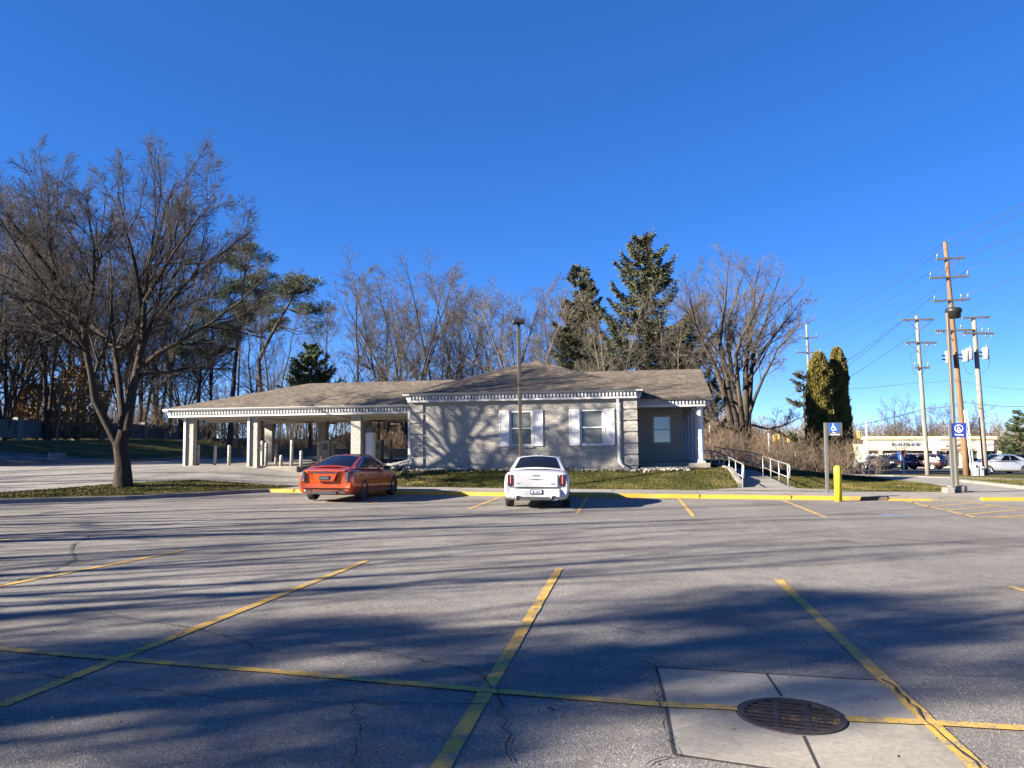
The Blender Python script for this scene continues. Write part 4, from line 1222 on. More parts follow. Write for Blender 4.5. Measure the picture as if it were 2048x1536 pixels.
# ------------------------------------------------------------------ trees
def nrm(a): return a / np.maximum(np.linalg.norm(a, axis=-1, keepdims=True), 1e-9)
def grow(P, D, L, Rr, n, wander, trop, rng, tip=.35):
    N = len(P); pts = np.zeros((N, n + 1, 3)); pts[:, 0] = P; d = D.copy()
    for i in range(n):
        d = nrm(d + rng.normal(0, wander, (N, 3)) + np.array([0, 0, trop]))
        pts[:, i + 1] = pts[:, i] + d * (L / n)[:, None]
    rad = Rr[:, None] * (1 - (1 - tip) * np.linspace(0, 1, n + 1)[None])
    return pts, rad
def branch(pts, rad, L, per, t0, t1, ang, lf, rf, rng, taper=.55, up=0.0, rmin=.004):
    N, n1, _ = pts.shape; n = n1 - 1
    t = (np.arange(per)[None] + rng.uniform(0, 1, (N, per))) / per * (t1 - t0) + t0
    f = t * n; i = np.minimum(f.astype(int), n - 1); fr = f - i; k = np.arange(N)[:, None]
    P = pts[k, i] * (1 - fr[..., None]) + pts[k, i + 1] * fr[..., None]
    r = rad[k, i] * (1 - fr) + rad[k, i + 1] * fr
    T = nrm(pts[k, i + 1] - pts[k, i])
    rv = rng.normal(0, 1, T.shape); pr = nrm(np.cross(T, rv))
    a = np.radians(rng.normal(ang[0], ang[1], t.shape))[..., None]
    D = nrm(T * np.cos(a) + pr * np.sin(a) + np.array([0, 0, up]))
    Lc = L[:, None] * lf * (1 - taper * (t - t0) / max(t1 - t0, 1e-6)) * rng.uniform(.65, 1.2, t.shape)
    Rc = np.maximum(np.minimum(r * rf, r * .9), rmin)
    return P.reshape(-1, 3), D.reshape(-1, 3), Lc.ravel(), Rc.ravel()
def tubes(pts, rad, S_):
    N, n1, _ = pts.shape
    T = np.empty_like(pts); T[:, 1:-1] = pts[:, 2:] - pts[:, :-2]; T[:, 0] = pts[:, 1] - pts[:, 0]; T[:, -1] = pts[:, -1] - pts[:, -2]; T = nrm(T)
    ax = np.argmin(np.abs(T.mean(1)), axis=1); ref = np.eye(3)[ax][:, None, :]
    A = nrm(np.cross(T, np.broadcast_to(ref, T.shape))); B = np.cross(T, A)
    th = np.linspace(0, 2 * np.pi, S_, endpoint=False)
    Vv = pts[:, :, None] + rad[:, :, None, None] * (A[:, :, None] * np.cos(th)[None, None, :, None] + B[:, :, None] * np.sin(th)[None, None, :, None])
    idx = np.arange(N * n1 * S_).reshape(N, n1, S_); nx_ = np.roll(idx, -1, axis=2)
    Qq = np.stack([idx[:, :-1], nx_[:, :-1], nx_[:, 1:], idx[:, 1:]], -1).reshape(-1, 4)
    return Vv.reshape(-1, 3), Qq
def join(parts):
    Vs, Qs, n = [], [], 0
    for v, q in parts:
        Vs.append(v); Qs.append(q + n); n += len(v)
    return np.concatenate(Vs), np.concatenate(Qs)

def bare_levels(stems, rng, spec):
    """stems: list of (polyline points, r0, r1); returns (trunk mesh data, crown mesh data)"""
    tr = []
    n = 10
    P0 = np.zeros((len(stems), n + 1, 3)); R0 = np.zeros((len(stems), n + 1)); L0 = np.zeros(len(stems))
    for k, (pl_, r0, r1) in enumerate(stems):
        pl_ = np.array(pl_, float); seg = np.linalg.norm(np.diff(pl_, axis=0), axis=1); cum = np.concatenate([[0], np.cumsum(seg)]); L0[k] = cum[-1]
        tt = np.linspace(0, cum[-1], n + 1)
        for c in range(3): P0[k, :, c] = np.interp(tt, cum, pl_[:, c])
        P0[k, 1:-1] += rng.normal(0, .012 * cum[-1] / n * 3, (n - 1, 3))
        R0[k] = np.interp(np.linspace(0, 1, n + 1), [0, 1], [r0, r1])
    tr.append(tubes(P0, R0, 10))
    cr = []; pts, rad, L = P0, R0, L0
    for li, sp in enumerate(spec):
        P, D, Lc, Rc = branch(pts, rad, L, sp['per'], sp['t0'], sp.get('t1', .98), sp['ang'], sp['lf'], sp['rf'], rng, sp.get('taper', .55), sp.get('up', 0), sp.get('rmin', .004))
        pts, rad = grow(P, D, Lc, Rc, sp['n'], sp['w'], sp.get('trop', 0), rng, sp.get('tip', .4)); L = Lc
        (tr if sp.get('trunk') else cr).append(tubes(pts, rad, sp['s']))
    return join(tr), join(cr)
def make_tree(name, data, tm, cm, label, loc, rotz=0, scale=1, group=None, cat='tree', crown='crown'):
    t = thing(name, label, cat, loc, (0, 0, rotz), group)
    t.scale = (scale, scale, scale)
    tr, cr = data
    link(bpy.data.objects.new('trunk', tr), t); link(bpy.data.objects.new(crown, cr), t)
    return t
def mesh_pair(d, tm, cm):
    return np_mesh('trunk', *d[0], tm, True), np_mesh('crown', *d[1], cm, False)

# --- big foreground tree on the grass island
rng = np.random.RandomState(11)
TD = 29.0
def tp(px, py, dd=0):
    q = at(px, py, TD + dd); return (q.x, q.y, q.z)
b0 = tp(246, 972); tz = h(b0[0], b0[1]); B0 = np.array((b0[0], b0[1], tz))
def rel(L_): return [tuple(np.array(p) - B0) for p in L_]
stems = [
    (rel([tp(246, 976), tp(246, 930), tp(240, 890), tp(247, 860)]), 0.286, 0.188),
    (rel([tp(236, 890), tp(210, 845, -.2), tp(188, 780, -.5), tp(175, 700, -.8), tp(163, 640, -.8), tp(120, 569, -1.2), tp(60, 490, -1.8), tp(10, 428, -2.2)]), 0.160, 0.026),
    (rel([tp(250, 870), tp(243, 800, .3), tp(236, 740, .6), tp(228, 690, .8), tp(195, 660, 1.0), tp(130, 622, 1.6), tp(40, 569, 2.4)]), 0.143, 0.026),
    (rel([tp(252, 872), tp(262, 800), tp(276, 740), tp(284, 690), tp(288, 604, .2), tp(300, 516, .3), tp(330, 428, .2), tp(350, 367, 0)]), 0.176, 0.022),
    (rel([tp(228, 700, .8), tp(262, 690, .7), tp(285, 640, .4), tp(280, 569, .0), tp(255, 472, -.4), tp(235, 384, -.7)]), 0.101, 0.022),
    (rel([tp(278, 735), tp(330, 700, -.6), tp(400, 660, -1.2), tp(470, 613, -1.6), tp(525, 560, -2)]), 0.101, 0.022),
    (rel([tp(282, 690), tp(310, 640, .7), tp(370, 569, 1.2), tp(440, 508, 1.6), tp(500, 464, 2)]), 0.101, 0.022),
    (rel([tp(280, 750), tp(330, 745, 1.2), tp(390, 735, 2.4), tp(450, 690, 3.2)]), 0.076, 0.019),
    (rel([tp(176, 700, -.8), tp(150, 660, -2.2), tp(110, 622, -3.2), tp(60, 596, -4)]), 0.076, 0.019),
    (rel([tp(170, 660, -.8), tp(185, 587, -1.6), tp(190, 499, -2.4), tp(170, 411, -3)]), 0.092, 0.019),
    (rel([tp(288, 604, .2), tp(330, 534, -1.0), tp(380, 455, -1.8), tp(430, 402, -2.4)]), 0.076, 0.019),
    (rel([tp(163, 640, -.8), tp(110, 552, .6), tp(90, 464, 1.6), tp(100, 384, 2)]), 0.084, 0.019),
]
spec = [dict(per=11, t0=.26, ang=(40, 11), lf=.50, rf=.55, n=6, w=.11, trop=.09, s=5, taper=.42, rmin=.015, trunk=True),
        dict(per=9, t0=.12, ang=(38, 12), lf=.52, rf=.55, n=5, w=.11, trop=.06, s=4, rmin=.009),
        dict(per=8, t0=.10, ang=(38, 13), lf=.62, rf=.6, n=4, w=.11, trop=.03, s=3, rmin=.006),
        dict(per=4, t0=.10, ang=(34, 12), lf=.85, rf=.7, n=3, w=.11, trop=.05, s=3, rmin=.0045, tip=.5)]
big = bare_levels(stems[1:], rng, spec)
trunk0 = tubes(np.array([np.array(stems[0][0])]), np.array([[.37, .27, .245, .22]]), 16)
big = (join([trunk0, big[0]]), big[1])
make_tree('bare_tree', mesh_pair(big, M['bark_big'], M['twig_dark']), 0, 0, 'large spreading bare tree with forked trunk on the grass island beside the lot', tuple(B0))
# root flare
# --- generic background bare trees
def gen_bare(seed, H, nst, spread, sp2=None, fork=.25, r0=.2, dense=1.0):
    rng = np.random.RandomState(seed); stems = []
    for k in range(nst):
        a = 2 * math.pi * (k + rng.uniform(-.3, .3)) / max(nst, 1); s = spread * rng.uniform(.5, 1.1) if nst > 1 else spread * .2
        b_ = rng.uniform(0, .12, 2) * (nst > 1); e = np.array([math.cos(a) * s, math.sin(a) * s]); hh = H * rng.uniform(.82, 1.0)
        stems.append(([(b_[0], b_[1], -.3), (b_[0] + e[0] * .12, b_[1] + e[1] * .12, hh * fork), (b_[0] + e[0] * .5, b_[1] + e[1] * .5, hh * .6), (b_[0] + e[0], b_[1] + e[1], hh)], r0 * rng.uniform(.7, 1.05), .02))
    sp = sp2 or [dict(per=int(13 * dense), t0=.20, ang=(46, 13), lf=.40, rf=.45, n=7, w=.11, trop=.07, s=4, taper=.55, rmin=.014, trunk=True),
                 dict(per=9, t0=.12, ang=(42, 13), lf=.48, rf=.55, n=4, w=.13, trop=.05, s=3, rmin=.010),
                 dict(per=7, t0=.10, ang=(40, 13), lf=.54, rf=.65, n=3, w=.13, trop=.03, s=3, rmin=.0075, tip=.5),
                 dict(per=3, t0=.15, ang=(38, 13), lf=.65, rf=.75, n=2, w=.13, trop=.02, s=3, rmin=.006, tip=.5)]
    return bare_levels(stems, rng, sp)
PR = {}
for k, (sd, H_, ns, spd, r0, dn) in {'a': (1, 15, 1, 2.0, .22, 1.7), 'b': (2, 15, 3, 4.0, .17, 1.1), 'c': (3, 14, 5, 5.2, .14, .9), 'd': (4, 15, 2, 3.2, .18, 1.3), 'e': (5, 12, 6, 5.2, .12, .85)}.items():
    d = gen_bare(sd, H_, ns, spd, r0=r0, dense=dn)
    PR[k] = (mesh_pair(d, M['bark'], M['twig']), H_)
    PR[k + 'p'] = ((PR[k][0][0].copy(), PR[k][0][1].copy()), H_)
    PR[k + 'p'][0][0].materials[0] = M['bark_pale']; PR[k + 'p'][0][1].materials[0] = M['twig_pale']
    PR[k + 'd'] = ((PR[k][0][0].copy(), PR[k][0][1].copy()), H_)
    PR[k + 'd'][0][0].materials[0] = M['bark_dark']; PR[k + 'd'][0][1].materials[0] = M['twig_dark']
def bg_tree(kind, px, ytop, D, rot, label, group):
    meshes, H_ = PR[kind]
    p = at(px, ytop, D); z0 = h(p.x, D); sc = (p.z - z0) / H_
    return make_tree('bare_tree', meshes, 0, 0, label, (p.x, D, z0), rot, sc, group)
for k, (sd, ns) in {'td': (14, 3), 'te': (15, 5)}.items():
    d = gen_bare(sd, 15, ns, 3.6, [dict(per=9, t0=.3, ang=(45, 12), lf=.36, rf=.5, n=6, w=.14, trop=.10, s=4, rmin=.03, trunk=True), dict(per=5, t0=.2, ang=(40, 12), lf=.45, rf=.6, n=4, w=.16, trop=.07, s=3, rmin=.018)], r0=.24)
    PR[k] = (mesh_pair(d, M['bark_dark'], M['twig_dark']), 15)
GB = 'bare trees behind the bank'
for k, (kd, px, yt_, D, lab) in enumerate([
        ('d', 548, 600, 66, 'slender bare tree leaning between the two pines at the canopy end'),
        ('a', 655, 585, 64, 'thin bare tree right of the small conifer behind the canopy roof'),
        ('a', 722, 528, 66, 'tallest bare tree behind the canopy roof, with a straight dark trunk'),
        ('b', 775, 548, 70, 'bare tree with several dark trunks just right of the tallest one'),
        ('e', 822, 545, 62, 'broad many-stemmed grey bare tree above the right part of the canopy roof'),
        ('c', 880, 545, 66, 'bare tree with splayed stems left of the bank roof slope'),
        ('b', 925, 552, 72, 'bare tree with thin vertical twigs above the left hip of the bank roof'),
        ('c', 1005, 560, 64, 'fan-shaped bare tree just left of the centre lamp post'),
        ('ep', 1045, 575, 60, 'fan-shaped pale bare tree directly behind the centre lamp post'),
        ('d', 1105, 590, 75, 'bare tree partly hidden left of the smaller spruce'),
        
        ('bp', 1222, 590, 55, 'pale bare tree standing between the two spruces'),
        ('dp', 1335, 610, 56, 'grey bare tree before the right side of the tall spruce'),
        ('d', 1385, 560, 66, 'bare tree between the tall spruce and the big maple'),
        
]): bg_tree(kd, px, yt_, D, k * 2.1, lab, GB)
GL = 'bare trees beyond the concrete fence'
for k, (kd, px, yt_, D, lab) in enumerate([
        ('ap', 8, 430, 72, 'pale-barked bare tree at the left edge behind the fence'),
        ('b', 62, 470, 78, 'bare tree with several trunks behind the second fence pillar'),
        ('dd', 118, 470, 70, 'dark bare tree behind the fence left of the forked tree'),
        ('ap', 150, 520, 86, 'tall thin pale bare tree behind the fence left of the forked trunk'),
        ('c', 215, 520, 88, 'bushy bare tree straight behind the forked trunk'),
        ('b', 300, 540, 92, 'bare tree behind the fence just right of the forked trunk'),
        ('dd', 350, 560, 95, 'dark bare tree behind the fence above the canopy corner'),
        ('a', 405, 570, 84, 'bare tree with a thick brown trunk left of the tall pine'),
        ('d', 515, 620, 80, 'thin bare tree in front of the curved pine'),
        ('ed', 30, 600, 66, 'low dark bushy tree behind the left end of the fence'),
        ('e', 255, 640, 78, 'low tangled bare tree behind the middle of the fence'),
        ('bd', -30, 440, 66, 'dark bare tree cut by the left edge of the picture'), ('cd', 45, 455, 84, 'dark spreading bare tree behind the left end of the fence'), ('dd', 95, 480, 92, 'dark slender bare tree far behind the second fence pillar'), ('cd', 175, 480, 96, 'dark spreading bare tree far behind the forked trunk'), ('ad', 265, 500, 98, 'tall dark bare tree far behind the middle of the fence'), ('bd', 330, 530, 100, 'dark bare tree with several trunks far behind the fence near the canopy'), ('dd', 430, 560, 96, 'dark bare tree far behind beside the tall pine'),
        ('ed', 370, 650, 88, 'low tangled dark tree behind the right end of the fence'),
]): bg_tree(kd, px, yt_ - (75 if px < 300 else 35), D, k * 1.7 + .4, lab, GL)
# --- maple cluster at the right
rng = np.random.RandomState(21); MD = 54
def mp_(px, py, dd=0): q = at(px, py, MD + dd); return np.array((q.x, q.y, q.z))
mb = mp_(1482, 900); mz = h(mb[0], mb[1]); MB0 = np.array((mb[0], mb[1], mz))
def mrel(L_): return [tuple(p - MB0) for p in L_]
stems = [(mrel([mp_(1472, 912), mp_(1466, 850), mp_(1446, 780), mp_(1415, 700), mp_(1392, 648, -1), mp_(1378, 579, -2)]), .30, .03),
         (mrel([mp_(1476, 912), mp_(1470, 840), mp_(1450, 740), mp_(1440, 682), mp_(1450, 596), mp_(1455, 538)]), .34, .03),
         (mrel([mp_(1480, 912), mp_(1476, 820, 1), mp_(1460, 720, 1), mp_(1455, 657, 2), mp_(1475, 579, 3), mp_(1490, 540, 3)]), .28, .03),
         (mrel([mp_(1488, 912), mp_(1482, 820, -1), mp_(1472, 740, -1), mp_(1474, 691, -2), mp_(1500, 648, -2), mp_(1530, 579, -3)]), .22, .03),
         (mrel([mp_(1492, 912), mp_(1490, 830), mp_(1492, 740), mp_(1500, 657), mp_(1508, 588), mp_(1520, 534)]), .34, .03),
         (mrel([mp_(1498, 912), mp_(1497, 830, .5), mp_(1502, 740, .7), mp_(1520, 665, 1.2), mp_(1545, 596, 2), mp_(1560, 553, 2)]), .26, .03),
         (mrel([mp_(1500, 740, .5), mp_(1540, 682, .2), mp_(1580, 631, 0), mp_(1605, 596, 0)]), .15, .025),
         (mrel([mp_(1498, 830), mp_(1520, 770, -1.5), mp_(1555, 700, -2.5), mp_(1600, 648, -3)]), .14, .025),
         (mrel([mp_(1505, 850), mp_(1535, 858, 1), mp_(1570, 850, 2), mp_(1600, 835, 3)]), .09, .02),
         (mrel([mp_(1455, 800), mp_(1425, 780, 1), mp_(1410, 730, 2), mp_(1400, 700, 3)]), .10, .02),
         (mrel([mp_(1468, 860), mp_(1440, 850, -1), mp_(1420, 810, -2), mp_(1410, 780, -2)]), .10, .02)]
spec = [dict(per=11, t0=.34, ang=(38, 11), lf=.36, rf=.36, n=6, w=.09, trop=.08, s=4, taper=.55, rmin=.014, trunk=True),
        dict(per=9, t0=.12, ang=(36, 12), lf=.50, rf=.55, n=4, w=.10, trop=.05, s=3, rmin=.009),
        dict(per=7, t0=.10, ang=(34, 12), lf=.56, rf=.65, n=3, w=.10, trop=.03, s=3, rmin=.0065, tip=.5),
        dict(per=3, t0=.15, ang=(32, 12), lf=.7, rf=.75, n=2, w=.10, trop=.02, s=3, rmin=.005, tip=.5)]
d = bare_levels(stems, rng, spec)
make_tree('bare_tree', mesh_pair(d, M['bark'], M['twig_pale']), 0, 0, 'large many-stemmed bare maple with dark trunks right of the porch', tuple(MB0))

# --- conifers
def cards(P, D, L, Wd, rng):
    """one small leaf-like quad for each point, along direction D"""
    D = nrm(D); sd = nrm(np.cross(D, rng.normal(0, 1, D.shape)))
    a = P - sd * Wd[:, None] * .25; b_ = P + sd * Wd[:, None] * .25
    m1 = P + D * L[:, None] * .55; c = m1 + sd * Wd[:, None] * .5; e = m1 - sd * Wd[:, None] * .5; tp_ = P + D * L[:, None]
    Vv = np.stack([b_, c, tp_, e], 1).reshape(-1, 3)
    return Vv, np.arange(len(P) * 4).reshape(-1, 4)
def spruce(seed, H, Rb, nb, droop, upt, gap, mat, tm, z0=.10, per=90, hang=.8):
    rng = np.random.RandomState(seed)
    trk = tubes(np.array([[(0, 0, -.3), (0, 0, H * .5), (0, 0, H)]]), np.array([[H * .018, H * .011, .02]]), 8)
    zz = np.sort(rng.uniform(z0, .985, nb)); ph = rng.uniform(0, 6.28, nb)
    L = Rb * (1 - zz) ** .72 * rng.uniform(.72, 1.12, nb) + .25
    N = nb; n = 8
    pts = np.zeros((N, n + 1, 3)); t = np.linspace(0, 1, n + 1)
    for k in range(N):
        r_ = L[k] * t; z = zz[k] * H - droop * L[k] * np.sin(t * np.pi * .62) + upt * L[k] * t ** 2.2 + rng.normal(0, .02)
        pts[k, :, 0] = r_ * math.cos(ph[k]); pts[k, :, 1] = r_ * math.sin(ph[k]); pts[k, :, 2] = z
    rad = np.linspace(.05, .012, n + 1)[None].repeat(N, 0)
    br = tubes(pts, rad, 4)
    P_, D_, L_, W_ = [], [], [], []
    for k in range(N):
        m_ = int(per * L[k]); tt = rng.uniform(gap, 1, m_) ** .85; f = tt * n; i = np.minimum(f.astype(int), n - 1)
        p = pts[k, i] + (pts[k, i + 1] - pts[k, i]) * (f - i)[:, None]
        out = nrm(pts[k, i + 1] - pts[k, i]); side = np.array([-math.sin(ph[k]), math.cos(ph[k]), 0])
        sp_ = rng.normal(0, 1, m_) * (.05 + .17 * L[k] * (1 - tt) ** .7 * .55)
        p = p + side * sp_[:, None]
        hg = rng.uniform(0, 1, m_)
        p[:, 2] -= hg * .30 * hang
        P_.append(p); D_.append(out * .7 + side * np.sign(sp_)[:, None] * .5 + np.array([0, 0, -hang]) * rng.uniform(.2, 1.1, (m_, 1)) + rng.normal(0, .25, (m_, 3)))
        L_.append(rng.uniform(.18, .48, m_)); W_.append(rng.uniform(.05, .11, m_))
    fol = cards(np.concatenate(P_), np.concatenate(D_), np.concatenate(L_), np.concatenate(W_), rng)
    return join([trk, br]), fol
def conifer(name, data, tm, cm, px, ytop, D, H, label, rot=0, group=None):
    p = at(px, ytop, D); z0 = h(p.x, D); sc = (p.z - z0) / H
    return make_tree(name, (np_mesh('trunk', *data[0], tm, True), np_mesh('foliage', *data[1], cm)), 0, 0, label, (p.x, D, z0), rot, sc, group, crown='foliage')
conifer('spruce_tree', spruce(31, 18, 7.4, 150, .26, .56, .06, 0, 0, per=160), M['bark_dark'], M['needle'], 1292, 460, 60, 18, 'tall open spruce with upswept branches rising above the porch roof', 0, 'spruces behind the bank')
conifer('spruce_tree', spruce(32, 16, 4.3, 190, .42, .36, .03, 0, 0, per=170), M['bark_dark'], M['needle'], 1160, 522, 63, 16, 'smaller narrow pointed spruce left of the tall open spruce', 0, 'spruces behind the bank')
conifer('conifer_tree', spruce(33, 8, 3.4, 60, .15, .55, .1, 0, 0, z0=.48, per=120, hang=.2), M['bark_dark'], M['needle_pine'], 624, 690, 58, 8, 'small bushy green conifer showing above the canopy roof')
conifer('conifer_tree', spruce(34, 9, 3.0, 50, .1, .35, .15, 0, 0, per=100, hang=.3), M['bark_dark'], M['needle'], 1606, 738, 80, 9, 'dark layered conifer behind the left side of the cedars')
conifer('conifer_tree', spruce(35, 9, 3.6, 80, .2, .3, .05, 0, 0, per=120, hang=.4), M['bark'], M['needle_pine'], 2036, 818, 96, 9, 'broad green conifer at the right edge beyond the parked cars')
def pine(seed, H, lean, clumps, rng=None):
    rng = np.random.RandomState(seed)
    pl = np.array([(0, 0, -.3)] + [(lean[k][0], 0, lean[k][1]) for k in range(len(lean))], float)
    stems = [(pl, .26, .05)]
    n = 10; seg = np.linalg.norm(np.diff(pl, axis=0), axis=1); cum = np.concatenate([[0], np.cumsum(seg)]); tt = np.linspace(0, cum[-1], n + 1)
    P0 = np.stack([np.interp(tt, cum, pl[:, c]) for c in range(3)], 1)[None]; R0 = np.linspace(.30, .07, n + 1)[None]
    tr = [tubes(P0, R0, 8)]; Pn, Dn, Ln, Wn = [], [], [], []
    for (cx, cz, rx, rz, cnt) in clumps:
        for _ in range(cnt):
            a = rng.uniform(0, 6.28); rr = rng.uniform(.25, 1) ** .5
            c = np.array([cx + rx * rr * math.cos(a), rx * .9 * rr * math.sin(a), cz + rz * rng.uniform(-1, 1) * math.sqrt(max(.05, 1 - rr * rr * .8))])
            j = int(np.argmin(np.abs(P0[0, :, 2] - (c[2] - .25 * rr * rx)))); st = P0[0, j]
            mid = (st + c) / 2 + np.array([0, 0, -.15 * np.linalg.norm(c - st)])
            tr.append(tubes(np.array([[st, mid, c]]), np.array([[.06, .04, .02]]), 4))
            m_ = rng.randint(320, 520); q = rng.normal(0, 1, (m_, 3)); q = nrm(q) * (rng.uniform(0, 1, (m_, 1)) ** .45)
            s_ = rng.uniform(.6, 1.05); q = q * np.array([s_, s_, s_ * .55])
            Pn.append(c + q); Dn.append(q + np.array([0, 0, .35]) + rng.normal(0, .2, q.shape)); Ln.append(rng.uniform(.14, .3, m_)); Wn.append(rng.uniform(.03, .07, m_))
    return join(tr), cards(np.concatenate(Pn), np.concatenate(Dn), np.concatenate(Ln), np.concatenate(Wn), rng)
conifer('pine_tree', pine(41, 20, [(.3, 8), (.8, 14), (1.2, 20)], [(1.3, 18.6, 1.9, 1.3, 18), (1.9, 16.4, 2.8, 1.2, 20), (-1.2, 13.4, 3.0, 1.0, 16), (1.2, 14.6, 2.8, .9, 16), (-2.5, 11.4, 3.2, .9, 14), (-3.2, 9.6, 2.6, .8, 9), (1.8, 11.8, 2.6, .8, 8)]), M['bark_dark'], M['needle_pine'], 470, 487, 76, 20.2, 'tall dark pine behind the canopy, partly covered by the big bare tree', 0, 'pines behind the drive-up canopy')
conifer('pine_tree', pine(42, 16, [(.2, 4), (-.5, 8), (.9, 11), (2.6, 14), (3.6, 16)], [(3.6, 15.0, 1.7, .9, 12), (1.2, 14.2, 1.5, .8, 7), (4.2, 13.0, 1.3, .7, 7), (1.0, 12.2, 1.4, .7, 5), (4.6, 11.2, .8, .6, 3)]), M['bark_dark'], M['needle_pine'], 530, 548, 70, 16, 'smaller pine with a curved trunk and flat crown, right of the tall pine', 0, 'pines behind the drive-up canopy')
def arborvitae(seed, H, Rm, N=26000, core=True):
    rng = np.random.RandomState(seed)
    def prof(t): return Rm * (.62 + .42 * (1 - t)) * np.sqrt(np.clip((1.0 - t) / .16, .02, 1)) * np.clip(.6 + t * 4, 0, 1)
    t = rng.uniform(.02, 1, N); a = rng.uniform(0, 6.28, N)
    lump = 1 + .16 * np.sin(a * 3 + t * 11 + seed) * np.sin(t * 27 + a * 2) + .10 * np.sin(a * 5 - t * 41 + seed)
    r_ = prof(t) * lump * (1 - rng.uniform(0, 1, N) ** 2 * .34)
    P = np.stack([r_ * np.cos(a), r_ * np.sin(a), t * H], 1)
    D = np.stack([np.cos(a) * .55, np.sin(a) * .55, np.ones(N)], 1) + rng.normal(0, .3, (N, 3))
    fol = cards(P, D, rng.uniform(.14, .34, N), rng.uniform(.05, .13, N), rng)
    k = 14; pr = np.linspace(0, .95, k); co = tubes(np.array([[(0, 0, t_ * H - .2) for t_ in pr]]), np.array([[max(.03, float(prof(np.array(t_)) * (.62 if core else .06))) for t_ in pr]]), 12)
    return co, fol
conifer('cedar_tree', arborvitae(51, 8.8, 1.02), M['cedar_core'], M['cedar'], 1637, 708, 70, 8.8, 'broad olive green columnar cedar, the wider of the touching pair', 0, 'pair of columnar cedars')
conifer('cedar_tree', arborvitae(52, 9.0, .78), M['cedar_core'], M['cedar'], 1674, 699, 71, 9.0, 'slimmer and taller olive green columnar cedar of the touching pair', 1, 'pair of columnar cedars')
conifer('rusty_shrub', arborvitae(53, 4.5, 1.7, 5200, False), M['rust'], M['rust'], 160, 735, 72, 4.6, 'rusty brown evergreen shrub behind the fence left of the forked trunk', 0, 'rusty shrubs behind the fence')
conifer('rusty_shrub', arborvitae(54, 4.2, 1.8, 5200, False), M['rust'], M['rust'], 78, 770, 72, 4.3, 'rusty brown evergreen shrub behind the second fence pillar', 2, 'rusty shrubs behind the fence')
# small sapling before the fence
d = gen_bare(61, 7, 1, 1.0, [dict(per=7, t0=.4, ang=(42, 10), lf=.25, rf=.5, n=4, w=.15, trop=.1, s=4, rmin=.012), dict(per=5, t0=.2, ang=(40, 10), lf=.5, rf=.6, n=3, w=.15, trop=.05, s=3, rmin=.007)], r0=.085)
p = at(114, 900, 47); make_tree('sapling', mesh_pair(d, M['bark_pale'], M['twig']), 0, 0, 'thin pale-trunked young tree on the dark slope before the fence', (p.x, 47, h(p.x, 47)), 0, .95)

# --- brush thickets (nobody could count the stems)
def thicket(name, label, seed, pts, hgt, per, mat, r0=.014, spread=.5, trop=.03):
    rng = np.random.RandomState(seed); N = len(pts)
    P = np.array(pts); D = nrm(np.stack([rng.normal(0, spread, N), rng.normal(0, spread, N), np.ones(N)], 1)); L = hgt * rng.uniform(.45, 1.1, N)
    a, ra = grow(P, D, L, np.full(N, r0) * rng.uniform(.6, 1.5, N), 6, .12, trop, rng, .3)
    P2, D2, L2, R2 = branch(a, ra, L, per, .15, 1, (40, 15), .38, .6, rng, .4, 0, .006); b_, rb2 = grow(P2, D2, L2, R2, 4, .18, .03, rng, .5)
    P3, D3, L3, R3 = branch(b_, rb2, L2, 4, .15, 1, (42, 15), .5, .7, rng, .4, 0, .005); c, rc2 = grow(P3, D3, L3, R3, 3, .2, .0, rng, .5)
    Vv, Qq = join([tubes(a, ra, 4), tubes(b_, rb2, 3), tubes(c, rc2, 3)])
    o = link(bpy.data.objects.new(name, np_mesh(name, Vv, Qq, mat)))
    return tag(o, label, 'brush', kind='stuff')
rr_ = np.random.RandomState(9); pts = []
while len(pts) < 620:
    px = rr_.uniform(1405, 1765); D = rr_.uniform(47.5, 60)
    if px > 1600 and rr_.random() < .25: continue
    if px > 1700 and rr_.random() < .7: continue
    p = at(px, 900, D); pts.append((p.x, D, h(p.x, D) - .05))
thicket('brush_thicket', 'brown leafless brush along the edge of the lawn right of the porch', 5, pts, 2.6, 7, M['brush'])
pts = []
while len(pts) < 420:
    px = rr_.uniform(455, 840); D = rr_.uniform(58, 66); p = at(px, 900, D); pts.append((p.x, D, h(p.x, D) - .05))
thicket('brush_thicket', 'brown leafless brush behind the drive-up canopy', 6, pts, 3.4, 8, M['brush'], .016)
pts = []
while len(pts) < 520:
    px = rr_.uniform(-60, 480); D = rr_.uniform(82, 108); p = at(px, 900, D); pts.append((p.x, D, h(p.x, D) - .05))
thicket('brush_thicket', 'tangled brown undergrowth behind the concrete fence', 7, pts, 6.0, 8, M['brush'], .03)
pts = []
while len(pts) < 300:
    px = rr_.uniform(840, 1410); D = rr_.uniform(72, 90); p = at(px, 900, D); pts.append((p.x, D, h(p.x, D) - .05))
thicket('brush_thicket', 'grey undergrowth behind the bank roof', 8, pts, 6.5, 7, M['brush'], .03)
